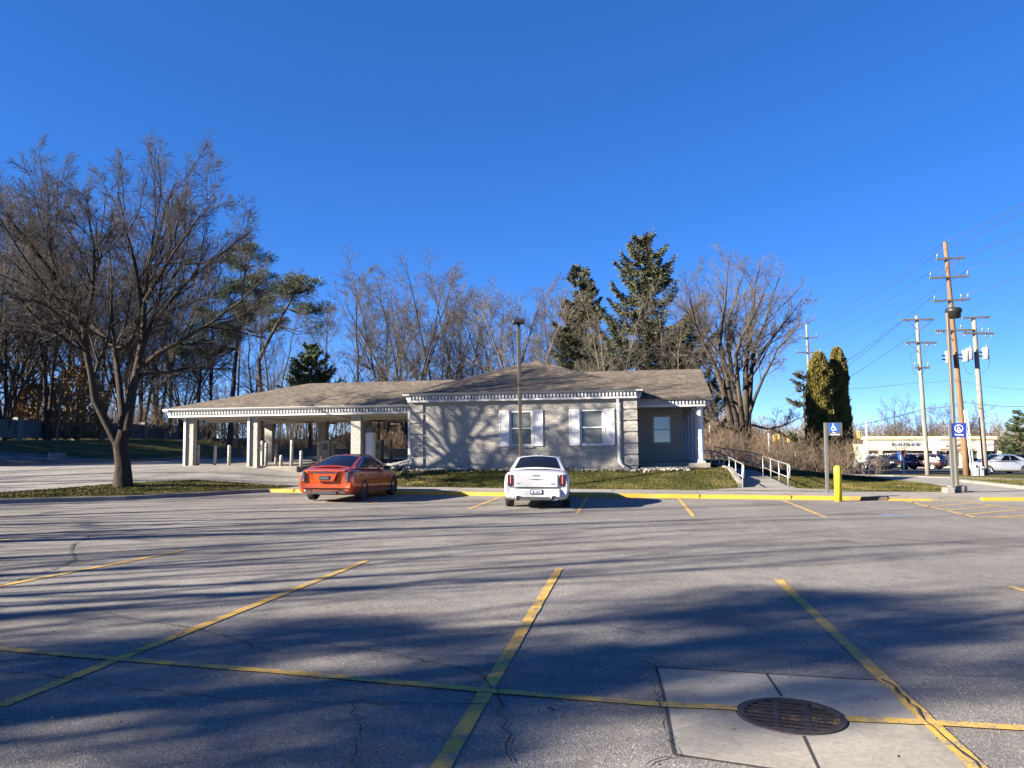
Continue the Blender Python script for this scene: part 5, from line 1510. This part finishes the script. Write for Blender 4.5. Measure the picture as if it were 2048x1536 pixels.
# distant wood
def wood(name, label, seed, n, xr, Dr, hg, mat):
    rng = np.random.RandomState(seed); px = rng.uniform(*xr, n); D = rng.uniform(*Dr, n)
    X = (px - 1024) / FPX * D; P = np.stack([X, D, np.array([h(a, b_) for a, b_ in zip(X, D)])], 1)
    L = hg * rng.uniform(.6, 1.15, n); DD = nrm(np.stack([rng.normal(0, .06, n), rng.normal(0, .06, n), np.ones(n)], 1))
    a, ra = grow(P, DD, L, np.full(n, .14), 6, .06, .05, rng, .2)
    P2, D2, L2, R2 = branch(a, ra, L, 11, .2, 1, (42, 12), .34, .6, rng, .6, 0, .035); b_, rb2 = grow(P2, D2, L2, R2, 4, .15, .1, rng, .5)
    P3, D3, L3, R3 = branch(b_, rb2, L2, 6, .1, 1, (40, 12), .45, .7, rng, .5, 0, .028); c, rc2 = grow(P3, D3, L3, R3, 3, .15, .05, rng, .6)
    Vv, Qq = join([tubes(a, ra, 4), tubes(b_, rb2, 3), tubes(c, rc2, 3)])
    return tag(link(bpy.data.objects.new(name, np_mesh(name, Vv, Qq, mat))), label, 'woodland', kind='stuff')
wood('distant_wood', 'far-off brown leafless wood behind the shops and the road', 71, 1000, (1340, 2150), (132, 210), 7.2, M['brush'])
wood('distant_wood', 'far-off grey leafless wood showing between the trees on the left', 72, 220, (-150, 900), (115, 170), 9, M['twig'])
for px, yt_, kd, lab in [(1787, 798, 'b', 'round-crowned bare tree rising behind the left part of the shops'), (1846, 808, 'c', 'bare tree behind the shops left of the right-hand lamp post'), (1925, 805, 'e', 'bare tree behind the shops next to the brown utility pole')]:
    bg_tree(kd, px, yt_, 128, px, lab, 'bare trees behind the shops')
for px, yt_, D, lab in [(1803, 875, 88, 'small vase-shaped bare tree in front of the shops'), (1928, 868, 90, 'small bare tree in front of the shops between the lamp post and brown pole')]:
    bg_tree('cp', px, yt_, D, px, lab, 'small bare trees by the shops')

# --- trees left of and behind the camera whose shade falls over the lot
GS = 'shade trees along the near side of the lot'
d41 = pine(43, 17, [(.2, 6), (.0, 12), (.3, 17)], [(0, 16, 1.6, 1.2, 6), (0, 13.5, 2.8, 1.4, 9), (0, 10.5, 3.2, 1.4, 11), (0, 7.5, 3.2, 1.2, 9)])
pm = (np_mesh('trunk', *d41[0], M['bark_dark'], True), np_mesh('foliage', *d41[1], M['needle_pine']))
for k, (x, y, sc, lab) in enumerate([(-20.8, -.9, .78, 'dense pine left of the lot, level with the near stalls'), (-27, -3.1, .80, 'dense pine behind the one beside the near stalls')]):
    make_tree('pine_tree', pm, 0, 0, lab, (x, y, .1), k * 1.3, sc, GS, crown='foliage')
for k, (x, y, kd, sc, lab) in enumerate([(-31, -5.0, 'te', 1.0, 'bare shade tree behind the dense pines'), (-24, .6, 'te', .9, 'bare shade tree just beyond the dense pines'), (-23, 3.6, 'td', .95, 'bare shade tree nearest the dense pine'), (-29, 4.6, 'td', 1.0, 'second bare shade tree from the dense pine'), (-24, 10.4, 'te', .95, 'bare shade tree opposite the far stalls'), (-30, 12.7, 'td', 1.0, 'bare shade tree before the island'), (-36, 16.2, 'te', 1.0, 'bare shade tree past the island'), (-40, 18.4, 'td', 1.0, 'bare shade tree beside the driveway'), (-41, 22.6, 'td', 1.0, 'bare shade tree second along the driveway')]):
    make_tree('bare_tree', PR[kd][0], 0, 0, lab + ', left of the lot', (x, y, .1), k * 1.1, sc, GS)
d44 = pine(44, 17, [(.2, 6), (.0, 12), (.3, 17)], [(0, 16, 1.6, 1.2, 12), (0, 13.5, 2.8, 1.4, 20), (0, 10.5, 3.4, 1.4, 26), (0, 7.5, 3.8, 1.4, 28), (0, 4.5, 4.0, 1.3, 28), (0, 2.0, 4.0, 1.0, 24)])  # crowns filled down to the ground to block the sun
bpm = (np_mesh('trunk', *d44[0], M['bark_dark'], True), np_mesh('foliage', *d44[1], M['needle_pine']))
for x, y, lab in [(-24.5, -2.8, 'unseen pine squeezed narrow for its shade, beside the dense pine, nearer the camera'), (-31, -5.5, 'unseen pine squeezed narrow for its shade, further left behind the near stalls')]:
    make_tree('pine_tree', pm, 0, 0, lab, (x, y, .1), 2.2 + x, 1, GS, crown='foliage').scale = (.52, .52, .86)  # crowns squeezed to trim the shade they throw on the lot
BANK_SHADE = [(-46, 32.8), (-54, 32.5), (-46, 36.8), (-55, 36.2), (-48, 40.2), (-57, 40.1), (-50, 44.7), (-59, 45), (-53, 49.8), (-62, 50.2), (-56, 54.9), (-66, 56), (-60, 61.8), (-70, 63), (-66, 69), (-76, 68), (-72, 78), (-40, 43.5), (-42, 46), (-44, 48.8), (-46, 53.5), (-50, 58.5)]  # unseen pines added to keep sun off the bank and fence
for k, (x, y) in enumerate([(x, y - 2.5) for x, y in BANK_SHADE]):
    make_tree('pine_tree', bpm, 0, 0, 'unseen dense pine added to shade the grass bank, number %d from the lot' % (k + 1), (x, y, h(x, y)), k * 1.7, .95 + .02 * (k % 5), 'unseen pines added to shade the grass bank', crown='foliage')
for k, (x, y) in enumerate([(-9, -26), (1, -30), (10, -27), (19, -32), (-19, -29), (28, -28), (36, -34)]):
    make_tree('bare_tree', PR['te' if k % 2 else 'cd'][0], 0, 0, 'bare tree behind the lot, number %d counted from the left' % (k + 1), (x, y, 0), k, .9, 'bare trees behind the lot')

# ------------------------------------------------------------------ concrete fence on the left
fe = thing('concrete_fence', 'dark stained concrete panel fence with block pillars on the grass bank at left', 'fence', (-43, 67, h(-43, 67)))
A_, B_ = Vector((-43, 67, 0)), Vector((-38, 98, 0)); dv = (B_ - A_) / 9; yw = math.atan2(dv.y, dv.x)
for k in range(-4, 10):
    p = A_ + dv * k; q = A_ + dv * (k + 1); z = 2.0 - h(-43, 67)
    T = Matrix.Translation((p.x + 43, p.y - 67, z)) @ Matrix.Rotation(yw, 4, 'Z')
    m = MB(); m.cbox(-.33, .33, -.3, .3, -.8, 2.08, .05, T); m.build('pillar', M['fencepil'], fe)
    if k < 9:
        L = dv.length; m = MB(); m.box(.331, L - .331, -.08, .08, .28, 1.86, T)
        for i in range(4): m.box(.335, L - .335, -.095, -.0805, .32 + i * .39, .32 + i * .39 + .33, T)
        m.build('panel', M['fence'], fe)
t = thing('timber_wall', 'low brown timber retaining wall behind the drive-up canopy', 'retaining wall', (-16, 55.2, .8))
m = MB()
for k in range(4): m.box(-5.5, 9.5, -.1 + k * .02, .12 + k * .02, -.2 + k * .21, -.005 + k * .21)
m.build('timbers', M['timber'], t)
t = thing('stone_block', 'squared pale stone block on the dark grass bank under the sapling', 'stone block', (at(114, 900, 45).x, 45, h(at(114, 900, 45).x, 45)))
m = MB(); m.cbox(-.38, .38, -.3, .3, -.2, .36, .04); m.build('block', M['fencepil'], t)
# house glimpsed behind the canopy
p = at(762, 880, 92); hz = h(p.x, 92)
t = thing('house', 'tan sided house glimpsed through the canopy between the trees', 'house', (p.x, 92, hz))
m = MB(); m.box(-3.6, 3.6, 0, 7, -.3, 3.0); m.build('wall', M['brown_house'], t)
m = MB(); m.add([(-4, -.5, 2.95), (4, -.5, 2.95), (4, 7.5, 2.95), (-4, 7.5, 2.95), (-4, 3.5, 5.2), (4, 3.5, 5.2)], [(0, 1, 5, 4), (2, 3, 4, 5), (1, 2, 5), (3, 0, 4), (0, 3, 2, 1)]); m.build('roof', M['brown_house'], t)
m = MB(); m.box(-1.6, -.5, -.03, .0, 1.0, 2.2); m.build('window', M['pane'], t)
p = at(692, 880, 84); t = thing('shed', 'pale shed with a sloping roof glimpsed left of the third canopy column', 'shed', (p.x, 84, h(p.x, 84)))
m = MB(); m.slab([(-1.5, 0, -.2), (1.5, 0, -.2), (1.5, 0, 2.1), (-1.5, 0, 1.3)], (0, 2.4, 0)); m.build('wall', M['mall'], t)
m = MB(); m.slab([(-1.7, -.2, 1.32), (1.7, -.2, 2.24), (1.7, -.2, 2.36), (-1.7, -.2, 1.44)], (0, 2.8, 0)); m.build('roof', M['greypost'], t)

# ------------------------------------------------------------------ utility poles and wires
def arm_on(m, c, w0, w1, tilt, sec=.09):
    T = Matrix.Translation(c) @ Matrix.Rotation(tilt, 4, 'Y')
    m.box(w0, w1, -sec / 2 - .12, sec / 2 - .12, -sec / 2, sec / 2, T); return T
def upole(name, label, base, top, r0, r1, mat, D, arms):
    """base, top world points; arms: list of (frac, left, right, tilt, insulators[list of (x, up/down)], brace)"""
    b0_, t0_ = Vector(base), Vector(top)
    t = thing(name, label, 'utility pole', b0_, group='utility poles along the road')
    v = t0_ - b0_
    m = MB(); m.smooth = True; n = 8; m.tube([v * (k / n) + Vector((0, 0, -.5 if k == 0 else 0)) for k in range(n + 1)], [r0 + (r1 - r0) * k / n for k in range(n + 1)], 14); m.build('pole', mat, t)
    out = []
    for fr, a, b_, tilt, ins, brace in arms:
        c = v * fr; m = MB(); T = arm_on(m, c, a, b_, tilt, .12)
        if brace:
            for s in (-1, 1):
                if (s < 0 and a < -.9) or (s > 0 and b_ > .9): m.tube([T @ Vector((s * .85, -.12, -.03 * brace)), c + Vector((s * .1, -.12, .7 * brace))], .022, 5)
        ao = m.build('crossarm', M['arm'], t)
        for (x, ud) in ins:
            q = T @ Vector((x, -.12, 0)); mi_ = MB(); mi_.smooth = True
            if ud > 0: mi_.lathe([(.025, .06), (.025, .10), (.05, .14), (.05, .34), (.03, .38), (.001, .39)], 8, Matrix.Translation(q))
            else: mi_.lathe([(.02, -.28), (.045, -.25), (.045, -.08), (.02, -.06)], 8, Matrix.Translation(q))
            mi_.build('insulator', M['insul'], ao)
            out.append(b0_ + q + Vector((0, 0, .42 if ud > 0 else -.3)))
    return t, out
UD = 50.0
tb = at(1934, 951, UD); tt_ = at(1890, 484, UD)
up1, ins1 = upole('utility_pole', 'tallest brown leaning utility pole with three crossarms behind the right-hand lamp post', (tb.x, UD, h(tb.x, UD)), tt_, .20, .12, M['pole_brown'], UD,
    [(.925, -.75, 1.15, R(-4), [(-.68, 1)], -1), (.845, -1.3, 1.3, R(-2.5), [(-1.22, 1), (1.22, 1)], 1), (.745, -1.2, 1.2, R(-3), [(-1.1, 1), (.65, 1), (1.1, 1)], -1), (.615, -1.25, 1.25, R(-1.5), [(-1.1, -1), (-.9, -1), (.45, 1)], -1)])
u2b = at(1972, 953, UD); u2t = at(1947, 634, UD)
up2, ins2 = upole('utility_pole', 'pale grey utility pole carrying transformers, rightmost of the group', (u2b.x, UD, h(u2b.x, UD)), u2t, .18, .13, M['pole_grey'], UD,
    [(.995, -.8, 1.0, R(-2), [], -1), (.895, -.85, 1.15, R(1), [(-.75, -1), (.65, -1), (1.05, -1), (.45, 1), (.85, 1)], -1)])
u3b = at(1856, 947, 53); u3t = at(1833, 632, 53)
up3, ins3 = upole('utility_pole', 'thin pale grey utility pole with two plain crossarms, left of the right-hand lamp post', (u3b.x, 53, h(u3b.x, 53)), u3t, .16, .11, M['pole_grey'], 53,
    [(.975, -1.1, 1.1, R(-1), [], -1), (.83, -.95, 1.2, R(.5), [(-.85, -1), (.55, -1), (1.1, -1)], -1), (.67, -.45, .55, R(0), [(-.4, 1), (.5, 1)], 0)])
u4b = at(1624, 860, 84); u4t = at(1613, 647, 84)
up4, ins4 = upole('utility_pole', 'distant grey utility pole with two crossarms left of the cedars', (u4b.x, 84, h(u4b.x, 84)), u4t, .18, .12, M['pole_grey'], 84,
    [(.90, -.9, 1.1, R(-2), [(-.8, 1), (1.0, 1)], -1), (.80, -1.35, 1.35, R(-1.5), [(-1.25, 1), (1.25, 1)], 1)])
# transformers on poles
def transformer(c, label):
    t = thing('transformer', label, 'transformer', c, group='pole transformers')
    m = MB(); m.smooth = True; m.lathe([(.18, -.38), (.2, -.36), (.2, .34), (.17, .38), (.001, .40)], 16); m.build('tank', M['can'], t)
    m = MB(); m.smooth = True; m.lathe([(.03, .38), (.05, .42), (.05, .55), (.02, .58)], 8, Matrix.Translation((.08, 0, 0))); m.build('bushing', M['insul'], t)
    m = MB(); m.box(-.42, -.19, -.05, .05, .05, .13); m.box(-.42, -.19, -.05, .05, -.2, -.12); m.build('bracket', M['black'], t)
for px, py, lab in [(1897, 714, 'pale can transformer just left of the brown pole'), (1931, 712, 'pale can transformer just right of the brown pole'), (1939, 708, 'pale can transformer left of the grey pole'), (1971, 707, 'pale can transformer right of the grey pole')]:
    transformer(at(px, py, UD - .35), lab)
# lone pole far left
q = at(476, 790, 90); q2 = at(480, 672, 90)
upole('utility_pole', 'plain thin pole without crossarms behind the canopy between the pines', (q.x, 90, h(q.x, 90)), q2, .14, .1, M['pole_grey'], 90, [])
# off-frame pole that carries the near end of the wires
nb = Vector((25.4, 17.0, .1)); upn, insn = upole('utility_pole', 'brown utility pole beside the entrance, right of the picture', nb, nb + Vector((-.4, 0, 15.2)), .2, .12, M['pole_brown'], 17,
    [(.925, -.75, 1.15, R(-2), [(-.68, 1)], -1), (.845, -1.3, 1.3, 0, [(-1.22, 1), (1.22, 1)], 1), (.745, -1.2, 1.2, 0, [(-1.1, 1), (.65, 1), (1.1, 1)], -1)])
def wire(a, b_, sag, r, label):
    a, b_ = Vector(a), Vector(b_); m = MB(); n = 14; m.smooth = True
    m.tube([a.lerp(b_, k / n) - a + Vector((0, 0, -4 * sag * (k / n) * (1 - k / n))) for k in range(n + 1)], r, 5)
    o = m.build('power_line', M['wire'], None, a, fix=False)
    return tag(o, label, 'power line', 'power lines along the road')
top1 = Vector(tt_); topn = nb + Vector((-.4, 0, 15.2)); top4 = Vector(u4t)
wr = .016
wire(top4, top1, .5, wr, 'topmost power line between the distant pole and the tall brown pole')
wire(top1, topn, .5, wr, 'topmost power line leaving the tall brown pole to the right')
wire(ins4[0], ins1[0], .5, wr, 'power line from the distant pole to the highest crossarm of the brown pole')
wire(ins1[0], insn[0], .5, wr, 'power line from the highest crossarm of the brown pole out to the right')
wire(ins4[2], ins1[1], .5, wr, 'power line from the distant pole to the left end of the second crossarm')
wire(ins1[1], insn[1], .5, wr, 'power line from the left end of the second crossarm out to the right')
wire(ins4[3], ins1[2], .5, wr, 'power line from the distant pole to the right end of the second crossarm')
wire(ins1[2], insn[2], .5, wr, 'power line from the right end of the second crossarm out to the right')
wire(at(1560, 800, 95), ins1[3], .6, wr, 'power line rising to the third crossarm of the brown pole')
wire(ins1[5], insn[5], .6, wr, 'power line from the third crossarm of the brown pole out to the right')
wire(at(1560, 815, 95), at(1803, 644, 53), .6, wr, 'power line rising from the left to the top arm of the thin grey pole')
wire(at(1562, 824, 95), at(1866, 641, 53), .6, wr, 'lower power line rising from the left to the thin grey pole')
wire(at(1570, 777, 80), at(1844, 764, 53), .3, .012, 'dark cable sagging from behind the maple to the thin grey pole')
wire(at(1844, 764, 53), at(1906, 758, 50), .1, .012, 'dark cable between the thin grey pole and the brown pole')
wire(at(1906, 758, 50), at(2120, 776, 42), .3, .012, 'dark cable leaving the brown pole to the right')
wire(at(1660, 856, 85), at(1852, 817, 53), .25, .022, 'thick communication cable from the cedars to the thin grey pole')
wire(at(1852, 817, 53), at(1930, 804, 50), .1, .022, 'thick communication cable between the thin grey and brown poles')
wire(at(1930, 804, 50), at(2130, 806, 44), .25, .022, 'thick communication cable leaving the brown pole to the right')
wire(at(1978, 634, 50), at(2140, 648, 40), .3, .009, 'thin pale line leaving the top arm of the transformer pole')
m = MB(); m.smooth = True
for (x0, y0), (x1, y1), (xm, ym) in [((1926, 712), (1946, 750), (1926, 745)), ((1977, 708), (1966, 745), (1985, 735)), ((1820, 705), (1833, 750), (1826, 752)), ((1850, 700), (1838, 750), (1856, 748))]:
    a, b_, c = at(x0, y0, UD - .2), at(x1, y1, UD - .2), at(xm, ym, UD - .2)
    m.tube([a.lerp(c, k / 6).lerp(c.lerp(b_, k / 6), k / 6) for k in range(7)], .012, 5)
tag(m.build('jumper_cable', M['wire'], fix=False), 'looped black jumper cables hanging around the transformers', 'cable')
# meter boxes and white conduits at the pole foot
for px, wd, hg, lab in [(1952, .28, .85, 'white metal utility box with a dark window at the foot of the grey pole'), (1963, .25, .6, 'plain white utility box leaning at the grey pole')]:
    p = at(px, 950, 49.4); z0 = h(p.x, 49.4); t = thing('utility_box', lab, 'utility box', (p.x, 49.4, z0), group='utility boxes at the poles')
    m = MB(); m.cbox(-wd / 2, wd / 2, -.12, .12, -.1, hg, .03); m.build('cabinet', M['can'], t)
    m = MB(); m.box(-wd * .2, wd * .2, -.128, -.1215, hg * .62, hg * .78); m.build('dark_window', M['black'], t)
p = at(1945, 950, 49.6); z0 = h(p.x, 49.6)
m = MB(); m.smooth = True; m.tube([(0, 0, -.2), (-.35, 0, 4.2)], .05, 8); m.tube([(.16, 0, -.2), (-.19, 0, 4.2)], .05, 8)
tag(m.build('conduit', M['can'], None, (p.x, 49.6, z0)), 'pair of white conduits rising along the brown pole', 'conduit')

# ------------------------------------------------------------------ traffic lights
TLD = 125
pa, pb = at(1400, 858, TLD), at(1735, 856, TLD)
for k, (px, py, lab) in enumerate([(1412, 877, 'traffic light just right of the porch columns'), (1549, 877, 'traffic light second from left above the brush'), (1559, 871, 'higher of the two adjoining traffic lights above the brush'), (1577, 877, 'traffic light with dark side left of the cedars'),
                                   (1591, 873, 'traffic light closest to the cedars on their left'), (1699, 869, 'small traffic light right of the cedars'), (1717, 869, 'traffic light just left of the shops')]):
    c = at(px, py, TLD); t = thing('traffic_light', lab, 'traffic light', c, (0, 0, .5 * (k % 3 - 1)), group='traffic lights hanging over the road')
    m = MB(); m.cbox(-.22, .22, -.16, .16, -.55, .55, .03); m.build('housing', M['sig_y'], t)
    m = MB()
    for z in (-.36, 0, .36): m.smooth = True; m.lathe([(.12, 0), (.12, .02), (.001, .03)], 12, Matrix.Translation((0, -.162, z)) @ Matrix.Rotation(R(90), 4, 'X'))
    m.build('lenses', M['tail'] if k % 2 else M['black'], t)
    m = MB(); m.tube([(0, 0, .55), (0, 0, pa.z - c.z + .2)], .03, 5); m.build('hanger', M['black'], t)
wire(pa + Vector((-2, 0, .2)), pb + Vector((3, 0, .2)), .15, .02, 'span wire carrying the traffic lights above the brush')
for px, yt_, lab in [(1420, 850, 'thin white pole beside the porch columns'), (1538, 866, 'thin pale pole in the brush right of the maple'), (1591, 885, 'thin white pole below the traffic light near the cedars'), (1733, 842, 'pale pole at the left end of the shops')]:
    p = at(px, yt_, 100); z0 = h(p.x, 100); m = MB(); m.smooth = True; m.tube([(0, 0, -.3), (-.05, 0, p.z - z0)], .11, 8)
    tag(m.build('street_pole', M['can'], None, (p.x, 100, z0)), lab, 'pole', 'pale poles along the road')

# ------------------------------------------------------------------ shops
SD = 112.0
sl_ = at(1738, 900, SD); sr = at(1982, 900, SD); zb_ = h((sl_.x + sr.x) / 2, SD)
zt_ = at(1800, 873, SD).z - zb_; W_s = 15.6
sh = thing('shop_building', 'low cream shopping parade with dark shopfronts beyond the road', 'building', (sl_.x, SD, zb_), (0, 0, R(-22)))
m = MB(); m.box(0, W_s - 1.2, .9, 12, -.3, 2.9); m.box(-1.9, 0, .5, 10, -.3, zt_ - 1.1); m.build('wall', M['mall'], sh)
m = MB(); m.box(-.2, W_s, 0, 12.2, 2.45, zt_ - .42); m.build('fascia', M['mall'], sh)
m = MB(); m.box(-.5, W_s + .4, -.3, 12.5, zt_ - .418, zt_); m.build('coping', M['mall_trim'], sh)
for a, b_ in ((2.0, 7.8), (9.0, 11.5), (11.9, 13.6), (14.2, 16.2)):
    m = MB(); m.box(a, b_, .86, .897, .3, 2.45); g_ = m.build('shopfront', M['pane'], sh)
    m = MB(); 
    for x in np.linspace(a, b_, max(3, int((b_ - a) / 1.2))): m.box(x - .04, x + .04, .82, .858, .3, 2.45)
    m.build('mullions', M['greypost'], g_)
m = MB(); m.slab([(1.9, -.35, 2.0), (7.9, -.35, 2.0), (7.9, .85, 2.42), (1.9, .85, 2.42)], (0, 0, .05)); aw = m.build('awning', M['black'], sh)
m = MB()
for k in range(20): m.box(2.05 + k * .29, 2.19 + k * .29, -.37, -.352, 1.86, 2.02)
m.build('valance', M['white'], aw)
for x in (1.5, 8.4, 11.7, 13.9, 16.3):
    m = MB(); m.box(x - .25, x + .25, .1, .6, -.3, 2.449); m.build('pier', M['mall'], sh)
m = MB(); m.box(9.1, 13.4, -.02, -.002, 2.5, 2.75); m.build('dark_band', M['mall_red'], sh)
def glyphs(m, x0, x1, z, hg, seed, y=-.03):
    r_ = random.Random(seed); x = x0
    while x < x1:
        wd = hg * r_.uniform(.35, .6)
        for _ in range(3):
            if r_.random() < .5: m.box(x + r_.choice((0, wd * .7)), x + r_.choice((0, wd * .7)) + wd * .3, y - .03, y, z, z + hg * r_.choice((.7, 1)))
            zz = z + hg * r_.choice((0, .4, .8)); m.box(x, x + wd, y - .034, y - .001, zz, zz + hg * .16)
        x += wd * 1.3
m = MB(); glyphs(m, 3.0, 6.9, 3.1, .42, 2); m.build('shop_lettering', M['plate_ink'], sh)
m = MB(); glyphs(m, 9.8, 11.6, 3.0, .36, 4); m.build('shop_lettering', M['mall_red'], sh)
text_mesh('Allstate', .55, M['signblue2'], sh, (14.9, -.03, 3.15), (R(90), 0, 0), 'shop_lettering')
# pylon sign and small signs by the shops
p = at(1871, 930, 104); t = thing('pylon_sign', 'pale teal pylon sign on a white post before the shops', 'sign', (p.x, 104, h(p.x, 104)))
zz = at(1871, 885, 104).z - h(p.x, 104)
m = MB(); m.cbox(-.12, .12, -.12, .12, -.2, zz - .5, .02); m.build('post', M['can'], t)
m = MB(); m.cbox(-.95, .75, -.15, .15, zz - .55, zz + .55, .03); m.build('panel', M['white'], t)
m = MB(); m.box(-.8, .6, -.16, -.1505, zz - .05, zz + .35); m.build('teal_field', M['teal'], t)
p = at(1801, 910, 80); t = thing('banner_sign', 'bright blue feather board in front of the shops', 'sign', (p.x, 80, h(p.x, 80))); zz = at(1801, 909, 80).z - h(p.x, 80)
m = MB(); m.tube([(0, 0, -.1), (0, 0, zz)], .03, 6); m.build('post', M['can'], t)
m = MB(); m.slab([(-.25, 0, zz - .45), (.32, 0, zz - .6), (.38, 0, zz + .25), (-.25, 0, zz + .25)], (0, .03, 0)); m.build('panel', M['bluecloth'], t)
p = at(1808, 950, 58); t = thing('stop_sign', 'white signpost with a dark red sign edge by the road', 'sign', (p.x, 58, h(p.x, 58))); zz = at(1808, 917, 58).z - h(p.x, 58)
m = MB(); m.box(-.05, .05, -.03, .03, -.2, zz + .3); m.build('post', M['can'], t)
m = MB(); m.box(-.03, .03, -.3, .3, zz + .1, zz + .62); m.build('plate', M['mall_red'], t)

# ------------------------------------------------------------------ far parked cars
FARP = {}
def far_car(px, D, kind, col, yaw, label):
    nm = 'far_paint_%s' % col
    if nm not in M:
        M[nm] = car_paint('car_paint_' + col, dict(white=(.55, .56, .57), black=(.012, .013, .016), navy=(.012, .02, .055), grey=(.10, .10, .11), red=(.03, .003, .004), silver=(.4, .41, .42))[col], .3)
    p = at(px, 900, D); t = thing('parked_car', label, 'car', (p.x, D, h(p.x, D) + .03), (0, 0, yaw), 'cars parked by the shops')
    if kind == 'suv':
        P_ = dict(L=4.7, W=1.9, wr=.36, wy=(.9, 3.7), st=[(.03, .84, .42, .98, 1), (.0, .93, .34, 1.05, 1), (.2, .99, .26, 1.12, 1), (1.5, 1, .24, 1.12, 1), (3.2, .99, .24, 1.08, 1), (4.2, .96, .26, 1.0, 1), (4.62, .86, .3, .9, 1), (4.7, .74, .38, .8, 1)])
        c = dict(rb=(.12, 1.1, .84), fb=(3.5, 1.06, .82), rt=(.5, 1.66, .66), ft=(2.5, 1.66, .66), crown=.04, br=.06, bs=.04, sw=[(.08, .28), (.31, .52), (.55, .78)])
    else:
        P_ = dict(L=4.7, W=1.84, wr=.34, wy=(.95, 3.75), st=PO['st'])
        c = dict(rb=(.5, 1.0, .78), fb=(3.6, .94, .80), rt=(1.45, 1.41, .58), ft=(2.5, 1.42, .58), crown=.04, br=.1, bs=.05, sw=[(.2, .46), (.49, .74)])
    loft_car(t, P_, nm); cabin(t, c, nm)
    W2 = P_['W'] / 2
    for y in P_['wy']:
        for s in (-1, 1):
            wheel(t, s * (W2 - .09), y, P_['wr'], .23, 'rim', s, 6)
    for s in (-1, 1):
        x0, x1 = sorted((s * .62, s * .80)); m = MB(); rr_box(m, x0, x1, -.015, .12, .78, .98, .03); m.build('tail_light', M['tail'], t)
        x0, x1 = sorted((s * .52, s * .72)); m = MB(); m.box(x0, x1, P_['L'] - .12, P_['L'] + .0, .66, .8); m.build('headlight', M['tail_clear'], t)
    m = MB(); rr_box(m, -.18, .18, -.03, .02, .74, .86, .01); m.build('number_plate', M['plate_w'], t)
for a in [(1751, 84, 'sedan', 'grey', R(-20), 'grey saloon half hidden by the brush at the left end of the shops'), (1770, 92, 'suv', 'white', R(10), 'white car between the grey saloon and the navy car'), (1783, 80, 'sedan', 'black', R(-35), 'black saloon with a pale plate left of the blue board'),
          (1832, 84, 'suv', 'navy', R(28), 'navy crossover facing away, right of the blue board'), (1888, 83, 'suv', 'red', R(40), 'dark red crossover with black windows behind the right-hand lamp post'), (1700, 92, 'sedan', 'silver', R(-15), 'silver car glimpsed through the brush left of the shops'),
          (1998, 94, 'suv', 'navy', R(150), 'dark navy car right of the grey pole, leftmost of the row'), (2018, 88, 'suv', 'black', R(140), 'black car in the row at the right edge'), (2052, 82, 'suv', 'black', R(140), 'large black car in the row cut by the right edge'),
          (2056, 58.5, 'sedan', 'white', R(92), 'white saloon on the road at the right edge'), (1650, 95, 'suv', 'silver', R(5), 'pale car glimpsed behind the brush below the cedars')]:
    far_car(*a)
# low hedge by the shops
conifer('round_shrub', arborvitae(57, 2.4, .95), M['cedar_core'], M['cedar'], 1952, 918, 76, 2.5, 'dark green clipped shrub between the brown and grey poles', 0, 'clipped shrubs by the road')

# ------------------------------------------------------------------ grass blades on the visible lawns
rng = np.random.RandomState(77); P_ = []
def in_lawn(x, y):
    s = y - yk(x); q = x / y
    if x > -8.9 and s < 2.2: return False
    if x <= -8.9 and s < .25: return False
    if inside(x, y, DRIVE) or inside(x, y, RDRIVE): return False
    if inside(x, y, RP): return False
    # building footprint
    ux = x - bx_; uy = y - by_; a = ux * cs - uy * sn; b_ = ux * sn + uy * cs
    if b_ > -.35 and a < 4.9: return False
    if b_ > .9 and 4.8 < a < 8.0: return False
    return True
cand = np.stack([rng.uniform(-17.5, 26, 520000), rng.uniform(22, 46, 520000)], 1)
for x, y in cand:
    if abs(x) / y > .70: continue
    if x < -6 and y > 34: continue
    if in_lawn(x, y): P_.append((x, y, (h(x, y) if (y - yk(x) > 1.2 or x > -8.9) else .145)))
    if len(P_) > 120000: break
P_ = np.array(P_); N = len(P_)
D_ = np.stack([rng.normal(0, .5, N), rng.normal(0, .5, N), np.ones(N)], 1)
gb = link(bpy.data.objects.new('lawn_grass', np_mesh('lawn_grass', *cards(P_, D_, rng.uniform(.03, .085, N), rng.uniform(.012, .03, N), rng), M['blade'])))
tag(gb, 'short patchy winter grass on the lawns round the bank and the tree island', 'grass', kind='stuff')

# a few dry leaves blown over the lot and verge
rng = np.random.RandomState(15); n = 260
D = 4.6 + 24 * rng.uniform(0, 1, n) ** 1.3; X = rng.uniform(-.66, .66, n) * D
k_ = np.array([b < yk(a) - .1 for a, b in zip(X, D)])
edge = rng.uniform(-9, 11, 160); Xe = edge; De = np.array([yk(a) for a in edge]) - rng.uniform(.03, .25, 160)
P = np.stack([np.concatenate([X[k_], Xe]), np.concatenate([D[k_], De]), np.full(k_.sum() + 160, .014)], 1); n = len(P)
Dd = np.stack([rng.normal(0, 1, n), rng.normal(0, 1, n), rng.uniform(.05, .35, n)], 1)
tag(link(bpy.data.objects.new('fallen_leaves', np_mesh('fallen_leaves', *cards(P, Dd, rng.uniform(.015, .03, n), rng.uniform(.010, .02, n), rng), M['leaf']))), 'dry brown leaves scattered over the lot and along the kerb', 'leaves', kind='stuff')
